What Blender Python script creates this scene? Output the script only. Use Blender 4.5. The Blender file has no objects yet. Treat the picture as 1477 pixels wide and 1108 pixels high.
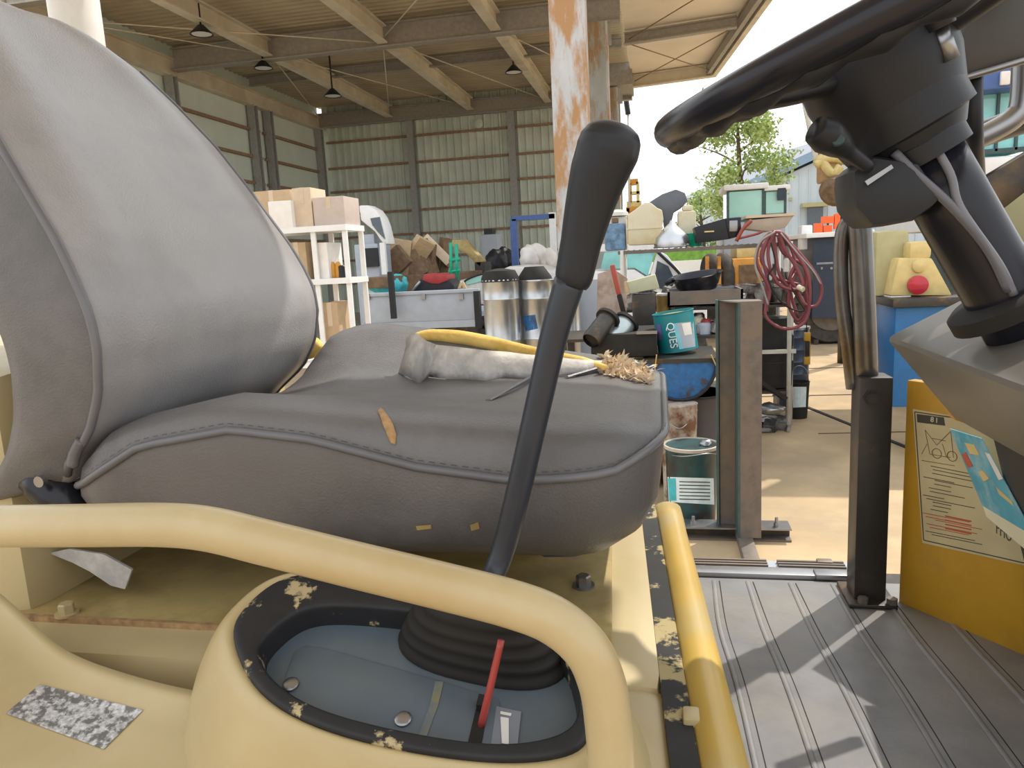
import bpy, bmesh, math, random
from mathutils import Vector, Matrix
from mathutils.bvhtree import BVHTree
random.seed(7)
C = bpy.context.scene.collection
PI = math.pi
# ---------------------------------------------------------------- camera, sky, sun, exposure
F, CX, CY, EYE = 1067.0, 738.5, 554.0, 1.45
def _ray(px, py): return Vector(((px-CX)/F, -(py-CY)/F, -1.0))
_h1 = _ray(947, 363); _h2 = _ray(447, 363+500*0.052)
_up = _h1.cross(_h2).normalized()
if _up.y < 0: _up = -_up
_yy = _h1.normalized(); _xx = _yy.cross(_up)
R3 = Matrix((_xx, _yy, _up))                     # camera axes -> world axes (Y runs into the shed)
EY = Vector((0, 0, EYE))
cam_d = bpy.data.cameras.new('camera'); cam_d.sensor_width = 36; cam_d.lens = F/1477*36; cam_d.clip_start = .02; cam_d.clip_end = 400
cam = bpy.data.objects.new('camera', cam_d); C.objects.link(cam)
cam.matrix_world = Matrix.Translation(EY) @ R3.to_4x4()
bpy.context.scene.camera = cam
w = bpy.data.worlds.new('sky'); bpy.context.scene.world = w; w.use_nodes = True
bgn = w.node_tree.nodes['Background']; bgn.inputs['Color'].default_value = (.93, .965, 1, 1); bgn.inputs['Strength'].default_value = 1.5
sun_d = bpy.data.lights.new('sun', 'SUN'); sun_d.energy = 3.9; sun_d.angle = .012; sun_d.color = (1, .93, .82)
sun = bpy.data.objects.new('sun', sun_d); C.objects.link(sun)
SUN = Vector((.29, .36, .60)).normalized()
sun.rotation_euler = SUN.to_track_quat('Z', 'Y').to_euler()
vs = bpy.context.scene.view_settings
vs.view_transform = 'Standard'; vs.look = 'None'; vs.gamma = 1; vs.use_curve_mapping = False; vs.exposure = .1
# ---------------------------------------------------------------- measuring helpers
def D(px, py): return R3 @ _ray(px, py)
def aY(px, py, y): d = D(px, py); return EY + d*(y/d.y)
def aX(px, py, x): d = D(px, py); return EY + d*(x/d.x)
def aZ(px, py, z): d = D(px, py); return EY + d*((z-EYE)/d.z)
def aP(px, py, p0, n): d = D(px, py); return EY + d*((Vector(p0)-EY).dot(Vector(n))/d.dot(Vector(n)))
# ---------------------------------------------------------------- materials
def M(name, col, rough=.6, metal=0, col2=None, sc=6, lo=.45, hi=.6, bump=0, bsc=80, var=.12, spec=.5, stretch=(1, 1, 1), trans=0, alpha=1, emit=0):
    m = bpy.data.materials.new(name); m.use_nodes = True; nt = m.node_tree; N = nt.nodes; L = nt.links
    b = N['Principled BSDF']; b.inputs['Roughness'].default_value = rough; b.inputs['Metallic'].default_value = metal
    b.inputs['Specular IOR Level'].default_value = spec
    if trans: b.inputs['Transmission Weight'].default_value = trans
    if alpha < 1: b.inputs['Alpha'].default_value = alpha
    tc = N.new('ShaderNodeTexCoord'); mp = N.new('ShaderNodeMapping'); mp.inputs['Scale'].default_value = stretch
    L.new(tc.outputs['Object'], mp.inputs['Vector'])
    n1 = N.new('ShaderNodeTexNoise'); n1.inputs['Scale'].default_value = sc*2.3; n1.inputs['Detail'].default_value = 5; L.new(mp.outputs[0], n1.inputs['Vector'])
    r1 = N.new('ShaderNodeMapRange'); r1.inputs['From Min'].default_value = .3; r1.inputs['From Max'].default_value = .7
    r1.inputs['To Min'].default_value = 1-var; r1.inputs['To Max'].default_value = 1+var; L.new(n1.outputs[0], r1.inputs['Value'])
    mul = N.new('ShaderNodeVectorMath'); mul.operation = 'SCALE'; mul.inputs[0].default_value = col[:3]; L.new(r1.outputs[0], mul.inputs['Scale'])
    out = mul.outputs[0]
    if col2:
        n2 = N.new('ShaderNodeTexNoise'); n2.inputs['Scale'].default_value = sc; n2.inputs['Detail'].default_value = 7; n2.inputs['Roughness'].default_value = .65
        L.new(mp.outputs[0], n2.inputs['Vector'])
        rr = N.new('ShaderNodeMapRange'); rr.inputs['From Min'].default_value = lo; rr.inputs['From Max'].default_value = hi; L.new(n2.outputs[0], rr.inputs['Value'])
        mx = N.new('ShaderNodeMix'); mx.data_type = 'RGBA'; mx.inputs[7].default_value = (*col2[:3], 1)
        L.new(rr.outputs[0], mx.inputs[0]); L.new(out, mx.inputs[6]); out = mx.outputs[2]
    L.new(out, b.inputs['Base Color'])
    if bump:
        n3 = N.new('ShaderNodeTexNoise'); n3.inputs['Scale'].default_value = bsc; n3.inputs['Detail'].default_value = 3; L.new(tc.outputs['Object'], n3.inputs['Vector'])
        bp = N.new('ShaderNodeBump'); bp.inputs['Strength'].default_value = bump; bp.inputs['Distance'].default_value = .002; L.new(n3.outputs[0], bp.inputs['Height']); L.new(bp.outputs[0], b.inputs['Normal'])
    if emit: b.inputs['Emission Strength'].default_value = emit; b.inputs['Emission Color'].default_value = (*col[:3], 1)
    return m
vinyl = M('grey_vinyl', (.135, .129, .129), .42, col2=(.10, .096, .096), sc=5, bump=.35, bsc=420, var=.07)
vinyl2 = M('worn_grey_vinyl', (.30, .29, .29), .34, col2=(.25, .245, .25), sc=4, bump=.3, bsc=420, var=.06, spec=.7)
welt_m = M('vinyl_piping', (.13, .13, .14), .35)
backing = M('vinyl_backing', (.55, .52, .48), .9, col2=(.42, .40, .38), sc=25, var=.15, bump=.5, bsc=150)
foam = M('yellow_foam', (.80, .55, .16), .9, col2=(.62, .38, .08), sc=12, bump=.6, bsc=120)
tan_foam = M('tan_foam', (.36, .22, .10), .9, var=.35, sc=40)
beige = M('beige_enamel', (.40, .32, .24), .5, var=.08)
yel = M('cream_yellow_paint', (.50, .40, .215), .38, col2=(.42, .31, .14), sc=3.5, lo=.42, hi=.75, var=.06, bump=.06, bsc=60)
yel_bar = M('cream_bar_paint', (.52, .43, .25), .32, col2=(.45, .34, .17), sc=4, lo=.45, hi=.7, var=.05)
yel_lit = M('rich_yellow_paint', (.55, .37, .09), .3, col2=(.48, .38, .18), sc=4, lo=.5, hi=.62, var=.07)
yel_dirty = M('grimy_yellow_paint', (.44, .33, .13), .6, col2=(.24, .17, .06), sc=5, lo=.45, hi=.65, var=.15)
yel_panel = M('amber_paint', (.52, .29, .02), .4, col2=(.36, .20, .03), sc=4, lo=.5, hi=.72, var=.08)
blk = M('black_plastic', (.019, .020, .024), .42, var=.15, spec=.3)
blk_gloss = M('black_gloss', (.014, .014, .02), .24, var=.1, spec=.35)
blk_lever = M('black_painted_steel', (.028, .033, .045), .32, var=.15, spec=.4)
rubber = M('black_rubber', (.022, .020, .018), .7, var=.2, spec=.25)
chip = M('black_chipped', (.022, .022, .024), .5, col2=(.45, .36, .2), sc=30, lo=.60, hi=.64, spec=.3)
chip_gap = M('chipped_gap_paint', (.03, .03, .03), .6, col2=(.42, .34, .17), sc=22, lo=.53, hi=.57, spec=.3)
mat_r = M('grey_rubber_mat', (.19, .19, .20), .45, col2=(.25, .235, .21), sc=5, lo=.42, hi=.7, bump=.25, bsc=90, var=.18)
plate = M('blue_grey_plate', (.09, .125, .16), .35, col2=(.12, .14, .15), sc=9, lo=.4, hi=.75, var=.12, bump=.15, bsc=60)
moss = M('moss_stain', (.20, .19, .09), .8, col2=(.13, .15, .16), sc=30)
steel = M('bare_steel', (.32, .32, .33), .32, .9, var=.15)
darksteel = M('dark_oily_steel', (.055, .05, .045), .38, .5, col2=(.17, .10, .04), sc=9, lo=.52, hi=.7)
brownsteel = M('brown_primer_steel', (.135, .115, .10), .55, .2, col2=(.17, .13, .10), sc=8, var=.2)
tealsteel = M('dark_green_steel', (.05, .085, .085), .5, .2, var=.2)
chrome = M('polished_tube', (.16, .16, .16), .28, .7, col2=(.12, .08, .04), sc=9, lo=.5, hi=.7)
greycowl = M('cowl_grey', (.14, .128, .11), .32, var=.06, col2=(.11, .10, .085), sc=3)
white_p = M('white_paint', (.75, .75, .74), .4, var=.05)
greyw = M('silver_white_paint', (.36, .40, .46), .4, var=.05)
cream_b = M('cream_beam_paint', (.66, .60, .48), .6, col2=(.56, .49, .37), sc=1.2, var=.08)
grey_b = M('grey_beam_paint', (.32, .30, .27), .6, var=.12)
deck_m = M('roof_deck_sheet', (.46, .39, .28), .6, var=.1, sc=.6)
can_m = M('canopy_sheet', (.82, .73, .60), .6, var=.06, sc=.5)
wall_m = M('sage_metal_sheet', (.60, .66, .58), .55, var=.1, sc=.7, col2=(.52, .58, .51))
lwall_m = M('pale_green_sheet', (.66, .74, .66), .6, var=.05, sc=.5)
girt_m = M('rusty_girt', (.30, .19, .12), .8, var=.25)
col_m = M('grey_column', (.32, .32, .31), .6, var=.12)
rust_col = M('rusty_column_paint', (.50, .50, .50), .7, col2=(.42, .23, .10), sc=2.4, lo=.47, hi=.56, stretch=(1, 1, .3), var=.12)
rust_col2 = M('weathered_column_paint', (.36, .38, .36), .7, col2=(.32, .20, .10), sc=3, lo=.5, hi=.6, stretch=(1, 1, .3))
ground_m = M('sandy_concrete', (.44, .32, .185), .9, col2=(.33, .25, .16), sc=1.1, lo=.45, hi=.68, bump=.7, bsc=30, var=.16)
barnfloor_m = M('barn_concrete', (.40, .37, .32), .8, var=.2, sc=2)
card = M('cardboard', (.46, .33, .20), .85, var=.08); card_l = M('pale_cardboard', (.58, .46, .33), .85, var=.06); cardw = M('white_carton', (.75, .72, .68), .7, var=.05)
brown = M('dark_brown', (.16, .10, .055), .8, var=.3)
wood = M('raw_wood', (.48, .34, .19), .8, var=.2, stretch=(1, 1, 8))
galv = M('galvanised_steel', (.50, .52, .54), .3, .9, var=.12, sc=3)
bluep = M('blue_paint', (.02, .12, .32), .5, col2=(.05, .05, .05), sc=13, lo=.52, hi=.64, var=.2)
blue_f = M('blue_frame_paint', (.06, .12, .32), .5, var=.1)
navy = M('navy_truck_paint', (.02, .03, .055), .4, var=.1)
skyblue = M('bright_blue_paint', (.01, .12, .32), .35, var=.08)
teal = M('teal_print', (.008, .20, .23), .4, var=.08)
tealglass = M('teal_glass', (.22, .55, .55), .08, 0, spec=.8, var=.35, sc=1.1, col2=(.03, .20, .33), lo=.45, hi=.62)
mint = M('mint_glass', (.33, .62, .55), .1, spec=.8, var=.15, sc=.6)
glassd = M('dark_glass', (.05, .07, .09), .08, spec=.8)
orange = M('orange_machine_paint', (.60, .27, .03), .4, col2=(.30, .10, .02), sc=3, lo=.5, hi=.65)
orange_p = M('safety_orange', (.9, .14, .03), .5)
red = M('red_paint', (.35, .03, .03), .5, var=.15); dred = M('dull_red_handle', (.30, .055, .035), .5)
pinkcable = M('dull_red_hose', (.22, .05, .06), .5, var=.1); greycable = M('grey_cable', (.28, .27, .25), .6)
poly = M('translucent_poly', (.62, .57, .42), .45, var=.05, col2=(.55, .46, .25), sc=2)
green = M('green_plastic', (.0, .32, .19), .4)
turq = M('turquoise_bag', (.05, .42, .46), .5, var=.2)
paper = M('label_paper', (.72, .68, .5), .6, var=.05); paperw = M('white_label', (.62, .72, .74), .5, var=.12, sc=9)
ink = M('dark_ink', (.06, .055, .05), .7); redink = M('red_ink', (.5, .1, .05), .7)
ypoly = M('dusty_yellow_plastic', (.62, .48, .20), .5); olive = M('olive_beige_paint', (.42, .38, .2), .5, var=.08)
lens = M('red_lens', (.45, .02, .04), .15)
leaf = M('leaf_green', (.34, .44, .15), .6, var=.3, sc=2); grass_m = M('grass', (.17, .34, .06), .9, var=.25, sc=2); bark = M('bark', (.12, .09, .06), .9)
tread = M('tyre_rubber', (.055, .048, .04), .85, var=.3)
roof_m = M('grey_roof', (.25, .27, .32), .6, var=.06, sc=.5); fascia_m = M('blue_fascia', (.25, .36, .52), .6); house_m = M('pale_house_wall', (.55, .62, .70), .7, var=.04, sc=.4)
foil = M('scratched_foil_label', (.55, .55, .55), .4, .3, col2=(.16, .155, .15), sc=120, lo=.46, hi=.56, var=.35)
whitepipe = M('dirty_white_pipe', (.55, .52, .46), .6, var=.1)
skysticker = M('sky_blue_sticker', (.06, .36, .50), .45, col2=(.35, .55, .6), sc=14, lo=.5, hi=.7)
# ---------------------------------------------------------------- object helpers
WL = {}
def wl(o): return WL.get(o.name, Vector((0, 0, 0)))
def tag(o, label=None, cat=None, group=None, kind=None):
    for k, v in (('label', label), ('category', cat), ('group', group), ('kind', kind)):
        if v: o[k] = v
    return o
def T(name, loc, label=None, cat=None, group=None, kind=None):
    o = bpy.data.objects.new(name, None); C.objects.link(o); o.location = Vector(loc); WL[o.name] = Vector(loc); o.empty_display_size = .1
    return tag(o, label, cat, group, kind)
def mesh(name, vs_, fs, m, parent=None, smooth=False, label=None, xf=None, kind=None):
    vs_ = [Vector(v) for v in vs_]
    if xf: vs_ = [xf @ v for v in vs_]
    if parent: off = wl(parent)
    else:
        off = sum(vs_, Vector())/len(vs_); off.z = min(v.z for v in vs_)
    me = bpy.data.meshes.new(name); me.from_pydata([v-off for v in vs_], [], fs); me.materials.append(m)
    bm = bmesh.new(); bm.from_mesh(me); bmesh.ops.recalc_face_normals(bm, faces=bm.faces); bm.to_mesh(me); bm.free()
    if smooth: me.polygons.foreach_set('use_smooth', [True]*len(me.polygons))
    o = bpy.data.objects.new(name, me); C.objects.link(o)
    if parent: o.parent = parent
    else: o.location = off
    WL[o.name] = Vector(off)
    return tag(o, label, kind=kind)
def bevel(o, wd, seg=2):
    bm = bmesh.new(); bm.from_mesh(o.data)
    bmesh.ops.bevel(bm, geom=[e for e in bm.edges if len(e.link_faces) == 2 and e.calc_face_angle(0) > .5], offset=wd, segments=seg, affect='EDGES', profile=.6)
    bm.to_mesh(o.data); bm.free(); o.data.polygons.foreach_set('use_smooth', [True]*len(o.data.polygons)); o.data.set_sharp_from_angle(angle=.7); return o
BF = [(0, 1, 2, 3), (7, 6, 5, 4), (0, 4, 5, 1), (1, 5, 6, 2), (2, 6, 7, 3), (3, 7, 4, 0)]
def bverts(a, b): 
    return [Vector((x, y, z)) for z in (a[2], b[2]) for x, y in ((a[0], a[1]), (b[0], a[1]), (b[0], b[1]), (a[0], b[1]))]
def box(name, a, b, m, parent=None, bev=0, xf=None, label=None, kind=None):
    o = mesh(name, bverts(a, b), BF, m, parent, xf=xf, label=label, kind=kind)
    if bev: bevel(o, bev)
    return o
def boxes(name, lst, m, parent=None, xf=None, label=None, kind=None):
    v, f = [], []
    for a, b in lst:
        n = len(v); v += bverts(a, b); f += [tuple(i+n for i in q) for q in BF]
    return mesh(name, v, f, m, parent, xf=xf, label=label, kind=kind)
def hexa(name, pts, m, parent=None, bev=0, label=None):        # 8 free corners, bottom ring then top ring
    o = mesh(name, pts, BF, m, parent, label=label)
    if bev: bevel(o, bev)
    return o
def rotbox(p, a, b, rz=0, rx=0, ry=0):
    return Matrix.Translation(Vector(p)) @ Matrix.Rotation(rz, 4, 'Z') @ Matrix.Rotation(ry, 4, 'Y') @ Matrix.Rotation(rx, 4, 'X')
def bar(name, p, q, wd, ht, m, parent=None, bev=0, label=None, up=Vector((0, 0, 1))):
    p, q = Vector(p), Vector(q); d = (q-p); L = d.length; d.normalize(); s = d.cross(up)
    if s.length < .01: s = d.cross(Vector((0, 1, 0)))
    s.normalize(); u = s.cross(d)
    xf = Matrix((( d.x, s.x, u.x, p.x), (d.y, s.y, u.y, p.y), (d.z, s.z, u.z, p.z), (0, 0, 0, 1)))
    return box(name, (0, -wd/2, -ht/2), (L, wd/2, ht/2), m, parent, bev, xf, label)
def hbeam(name, p, q, wd, ht, m, parent=None, t=.03):
    p, q = Vector(p), Vector(q); d = (q-p); L = d.length; d.normalize(); up = Vector((0, 0, 1))
    s = d.cross(up)
    if s.length < .01: s = Vector((1, 0, 0))
    s.normalize(); u = s.cross(d)
    xf = Matrix(((d.x, s.x, u.x, p.x), (d.y, s.y, u.y, p.y), (d.z, s.z, u.z, p.z), (0, 0, 0, 1)))
    return boxes(name, [((0, -wd/2, -ht/2), (L, wd/2, -ht/2+t)), ((0, -wd/2, ht/2-t), (L, wd/2, ht/2)), ((0, -t/2, -ht/2+t), (L, t/2, ht/2-t))], m, parent, xf)
def crom(pts, n=6):
    P = [Vector(p) for p in pts]; P = [P[0]*2-P[1]]+P+[P[-1]*2-P[-2]]; out = []
    for i in range(1, len(P)-2):
        for k in range(n):
            t = k/n; a, b, c, d = P[i-1:i+3]
            out.append(.5*((2*b)+(c-a)*t+(2*a-5*b+4*c-d)*t*t+(3*b-a-3*c+d)*t**3))
    return out+[P[-2]]
def tube(name, pts, r, m, parent=None, seg=10, sm=True, closed=False, label=None, n=6, flat=1, kind=None):
    rs = r if isinstance(r, (list, tuple)) else [r]*len(pts)
    if sm and len(pts) > 2 and not closed:
        P = crom(pts, n); rr = []
        for i in range(len(pts)-1): rr += [rs[i]+(rs[i+1]-rs[i])*k/n for k in range(n)]
        rs = rr+[rs[-1]]
    else: P = [Vector(p) for p in pts]
    v, f = [], []; N = len(P); prev = None
    for i, p in enumerate(P):
        a = P[i-1] if (i or closed) else p; b = P[(i+1) % N] if (i < N-1 or closed) else p; d = (b-a).normalized()
        if prev is None: s = d.cross(Vector((0, 0, 1)) if abs(d.z) < .9 else Vector((0, 1, 0))).normalized()
        else: s = (prev-d*prev.dot(d)).normalized()
        prev = s; u = d.cross(s)
        for k in range(seg): an = 2*PI*k/seg; v.append(p+(s*math.cos(an)+u*math.sin(an)*flat)*rs[i])
    for i in range(N if closed else N-1):
        j = (i+1) % N
        for k in range(seg): f.append((i*seg+k, i*seg+(k+1) % seg, j*seg+(k+1) % seg, j*seg+k))
    if not closed: f += [tuple(range(seg))[::-1], tuple((N-1)*seg+k for k in range(seg))]
    return mesh(name, v, f, m, parent, True, label, kind=kind)
def lathe(name, prof, c, m, parent=None, seg=28, axis=(0, 0, 1), label=None, sx=1, sy=1, smooth=True, caps=True):
    q = Vector((0, 0, 1)).rotation_difference(Vector(axis)).to_matrix().to_4x4(); xf = Matrix.Translation(Vector(c)) @ q
    v, f = [], []
    for r, z in prof:
        for k in range(seg): v.append((r*math.cos(2*PI*k/seg)*sx, r*math.sin(2*PI*k/seg)*sy, z))
    for i in range(len(prof)-1):
        for k in range(seg): f.append((i*seg+k, i*seg+(k+1) % seg, (i+1)*seg+(k+1) % seg, (i+1)*seg+k))
    if caps: f += [tuple(range(seg))[::-1], tuple((len(prof)-1)*seg+k for k in range(seg))]
    o = mesh(name, v, f, m, parent, smooth, label, xf)
    if smooth: o.data.set_sharp_from_angle(angle=.7)
    return o
def prism(name, pts, vec, m, parent=None, bev=0, label=None, kind=None):
    n = len(pts); pts = [Vector(p) for p in pts]; vec = Vector(vec)
    o = mesh(name, pts+[p+vec for p in pts], [tuple(range(n))[::-1], tuple(range(n, 2*n))]+[(i, (i+1) % n, n+(i+1) % n, n+i) for i in range(n)], m, parent, label=label, kind=kind)
    if bev: bevel(o, bev)
    return o
def bvh(o):
    off = wl(o); me = o.data
    return BVHTree.FromPolygons([v.co+off for v in me.vertices], [tuple(p.vertices) for p in me.polygons])
def cast(px, py, tree):
    d = D(px, py).normalized(); h = tree.ray_cast(EY, d)
    return (h[0], h[1] if h[1].dot(d) < 0 else -h[1]) if h[0] else (None, None)
def decal(name, poly, tree, m, parent, th=.0012, res=5, label=None):
    # a thin label laid on a surface: patch between the first half (one edge) and second half (opposite edge) of a 4-corner outline
    a, b, c, d = [Vector((*p, 0)) for p in poly]; v, f = [], []
    for j in range(res+1):
        for i in range(res+1):
            p = (a.lerp(b, i/res)).lerp(d.lerp(c, i/res), j/res); h, n = cast(p.x, p.y, tree)
            if h is None: return None
            v.append(h+n*th)
    for j in range(res):
        for i in range(res): q = j*(res+1)+i; f.append((q, q+1, q+res+2, q+res+1))
    nb = len(v)
    return mesh(name, v, f, m, parent, False, label)
def pbox(name, x0, x1, y0, y1, Y, dep, m, parent=None, bev=0, label=None, z0=None):
    a = aY(x0, (y0+y1)/2, Y); b = aY(x1, (y0+y1)/2, Y); t = aY((x0+x1)/2, y0, Y).z; g = aY((x0+x1)/2, y1, Y).z
    if z0 is not None: g = z0
    return box(name, (a.x, Y, g), (b.x, Y+dep, t), m, parent, bev, label=label)
def text(name, s, p, xd, ud, size, m, parent, depth=.001, label=None):
    cu = bpy.data.curves.new(name, 'FONT'); cu.body = s; cu.size = size; cu.extrude = depth
    t = bpy.data.objects.new(name, cu); me = bpy.data.meshes.new_from_object(t); me.name = name; bpy.data.objects.remove(t)
    xd = Vector(xd).normalized(); ud = Vector(ud).normalized(); n = xd.cross(ud).normalized(); ud = n.cross(xd)
    xf = Matrix(((xd.x, ud.x, n.x, p[0]), (xd.y, ud.y, n.y, p[1]), (xd.z, ud.z, n.z, p[2]), (0, 0, 0, 1)))
    vv = [v.co.copy() for v in me.vertices]; ff = [tuple(q.vertices) for q in me.polygons]
    return mesh(name, vv, ff, m, parent, label=label, xf=xf)
def dup(o, loc, label=None, group=None):
    r = o.copy(); C.objects.link(r); r.location = loc; WL[r.name] = Vector(loc)
    if label: r['label'] = label
    if group: r['group'] = group
    for ch in list(o.children):
        c = ch.copy(); C.objects.link(c); c.parent = r
        for g in ch.children: d = g.copy(); C.objects.link(d); d.parent = c
    return r
# ================================================================ SETTING: ground and shed
ground = mesh('floor', [(-200, -200, 0), (200, -200, 0), (200, 200, 0), (-200, 200, 0)], [(0, 1, 2, 3)], ground_m); ground['kind'] = 'structure'
slab = box('floor', (-10.4, 10.8, .0), (-.6, 22.6, .012), barnfloor_m); slab['kind'] = 'structure'
jt = T('trim_1', (0, 0, 0), kind='structure')
bar('expansion_joint', (1.3, 6.9, .004), (1.95, 4.6, .004), .035, .008, rubber, jt)
bar('expansion_joint', (.3, 7.4, .003), (5, 7.6, .003), .02, .006, brown, jt); bar('expansion_joint', (1.2, 5.9, .003), (4, 6.1, .003), .012, .006, brown, jt)
bar('expansion_joint', (1.3, 9.1, .003), (6, 9.3, .003), .02, .006, brown, jt)
XL, XR, YB, ZT = -10.3, -.62, 22.6, 6.0
wb = T('wall_back', (0, YB, 0), kind='structure')
def ribbed(name, x0, x1, y, z0, z1, m, parent, pitch=.235, h=.06):
    n = int((x1-x0)/pitch); v, f = [], []
    xs = []
    for i in range(n+1):
        x = x0+i*pitch
        xs += [(x, 0), (x+pitch*.55, 0), (x+pitch*.68, -h), (x+pitch*.87, -h)]
    for x, d in xs: v += [(min(x, x1), y+d, z0), (min(x, x1), y+d, z1)]
    for i in range(len(xs)-1): f.append((2*i, 2*i+2, 2*i+3, 2*i+1))
    return mesh(name, v, f, m, parent)
cols = [-10.15, -7.27, -4.14, -.95]
for i in range(3): ribbed('wall_sheet', cols[i], cols[i+1], YB, 0, 6.48, wall_m, wb)
for x in cols[1:3]: hbeam('wall_column', (x, YB-.13, 0), (x, YB-.13, 5.75), .2, .18, col_m, wb)
zs = [5.30, 4.52, 3.80, 3.10, 2.38, 1.66, .95]
for i in range(3):
    for z in zs: box('girt', (cols[i]+.1, YB-.10, z-.03), (cols[i+1]-.1, YB-.04, z+.04), girt_m, wb)
hbeam('wall_beam', (-10.2, YB-.2, 5.95), (-.6, YB-.2, 5.95), .2, .42, grey_b, wb)
lw = T('wall_left', (XL, 15, 0), kind='structure')
for y0, y1 in ((10.8, 13), (13, 15.2), (15.2, 18.9), (18.9, YB)):
    box('wall_sheet', (XL-.03, y0, 0), (XL, y1+.0, 6.5), lwall_m, lw)
    for z in (5.1, 4.42, 3.75, 3.0, 2.3, 1.6): box('girt', (XL+.02, y0+.1, z-.03), (XL+.09, y1-.1, z+.04), girt_m, lw)
for y in (11.0, 15.1, 18.4, 19.2, 22.3): hbeam('wall_column', (XL+.14, y, 0), (XL+.14, y, 5.7), .2, .2, col_m, lw)
hbeam('wall_beam', (XL+.12, 10.8, 5.88), (XL+.12, YB, 5.88), .2, .38, cream_b, lw)
ce = T('ceiling', (-5, 14, 6.3), kind='structure')
def ydeck(name, x0, x1, y0, y1, z, m, pitch=.2, h=.03):
    n = int((y1-y0)/pitch); v, f = [], []
    ys = []
    for i in range(n): y = y0+i*pitch; ys += [(y, 0), (y+pitch*.5, 0), (y+pitch*.62, -h), (y+pitch*.88, -h)]
    ys.append((y1, 0))
    for y, d in ys: v += [(x0, y, z+d), (x1, y, z+d)]
    for i in range(len(ys)-1): f.append((2*i, 2*i+2, 2*i+3, 2*i+1))
    return mesh(name, v, f, m, ce)
for x0, x1 in ((XL, -7.85), (-7.85, -5.33), (-5.33, -3.0), (-3.0, -.6)): ydeck('roof_sheet', x0, x1, 10.8, YB+.2, 6.42, deck_m)
box('roof_cover', (XL-.1, 10.7, 6.45), (-.6, YB+.3, 6.5), grey_b, ce)
for x in (-7.85, -5.33, -3.0): 
    for y0, y1 in ((10.9, 15.1), (15.3, 22.35)): hbeam('rafter', (x, y0, 6.03), (x, y1, 6.03), .2, .34, cream_b, ce)
for y, z, h in ((10.95, 6.05, .45), (15.2, 6.03, .46)): hbeam('cross_beam', (XL+.2, y, z), (-.6, y, z), .2, h, grey_b, ce)
for y in (18.3,): hbeam('purlin', (XL+.2, y, 6.24), (-.7, y, 6.24), .12, .22, grey_b, ce)
rods = [((-10.0, 22.2, 5.95), (-7.9, 15.3, 5.95)), ((-7.8, 15.3, 5.95), (-5.4, 22.2, 5.95)), ((-5.4, 15.3, 5.95), (-7.8, 22.2, 5.95)), ((-5.3, 15.3, 5.95), (-3.1, 22.2, 5.95)),
        ((-10.1, 11.8, 5.9), (-5.5, 15.1, 5.9)), ((-8.0, 15.0, 5.92), (-10.1, 11.9, 5.92)), ((-5.3, 15.0, 5.92), (-3.1, 11.9, 5.92)), ((-3, 15.4, 5.95), (-.8, 22.1, 5.95)), ((-1, 15.4, 5.95), (-2.9, 22.1, 5.95))]
for a, b in rods: tube('brace_rod', [a, b], .012, cream_b, ce, seg=6)
# canopy on the right of the columns
c1, c2 = aZ(1034, 104, 5.95), aZ(1109, 0, 5.95); cdir = (c2-c1).normalized()
c3 = c1+cdir*10.9; c3.z = 5.95
prism('canopy_sheet', [(-.6, 22.6, 6.24), (c1.x, 22.0, 6.24), (c3.x-.1, 10.8, 6.24), (-.6, 10.8, 6.24)], (0, 0, .05), can_m, ce)
bar('canopy_fascia', (c1.x-.05, c1.y+.5, 6.10), (c3.x, c3.y, 6.10), .12, .34, cream_b, ce)
bar('canopy_fascia', (c1.x-.20, c1.y+.3, 6.06), (c3.x-.15, c3.y, 6.06), .1, .2, grey_b, ce)
box('corner_plate', (-1.2, 20.9, 5.86), (-.55, 22.55, 6.45), grey_b, ce)
hbeam('cross_beam', (-.6, 21.6, 6.06), (c1.x-.1, 21.2, 6.06), .2, .32, cream_b, ce)
hbeam('cross_beam', (-.6, 17.4, 6.06), (c1.x+.1, 17.0, 6.06), .16, .24, grey_b, ce)
hbeam('cross_beam', (-.6, 13.4, 6.06), (2.3, 13.2, 6.06), .2, .32, grey_b, ce)
for a, b in (((-.5, 17.2, 6.0), (1.75, 13.4, 6.0)), ((-.5, 17.6, 6.0), (1.5, 21, 6.0)), ((1.6, 17.3, 6.0), (-.5, 21.3, 6.0))): tube('brace_rod', [a, b], .012, girt_m, ce, seg=6)
# columns of the open side
for y, x, mm, lab, wd in ((11.0, -1.15, rust_col, 'widest rust-streaked white steel column rising behind the black lever knob', .50),
                      (15.2, -1.08, rust_col2, 'weathered steel column just right of the widest rusty column', .48), (21.0, -1.12, rust_col2, 'thinnest weathered column, third back beside the open yard', .36)):
    t = T('steel_column', (x, y, 0), lab, 'column')
    box('shaft', (x-wd/2+.02, y-.155, .02), (x+wd/2-.05, y+.15, 5.8), mm, t)
    box('side_flange', (x+wd/2-.05, y-.165, .02), (x+wd/2, y+.15, 5.8), rust_col, t)
    # turn the flanges: a plate across the front gives the broad face
    box('flange', (x-wd/2, y-.17, .02), (x+wd/2-.04, y-.155, 5.8), mm, t)
    box('base_plate', (x-.24, y-.24, 0), (x+.24, y+.24, .02), darksteel, t)
    box('gusset', (x+.02, y-.02, 5.4), (x+.3, y+.02, 5.8), mm, t)
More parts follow.
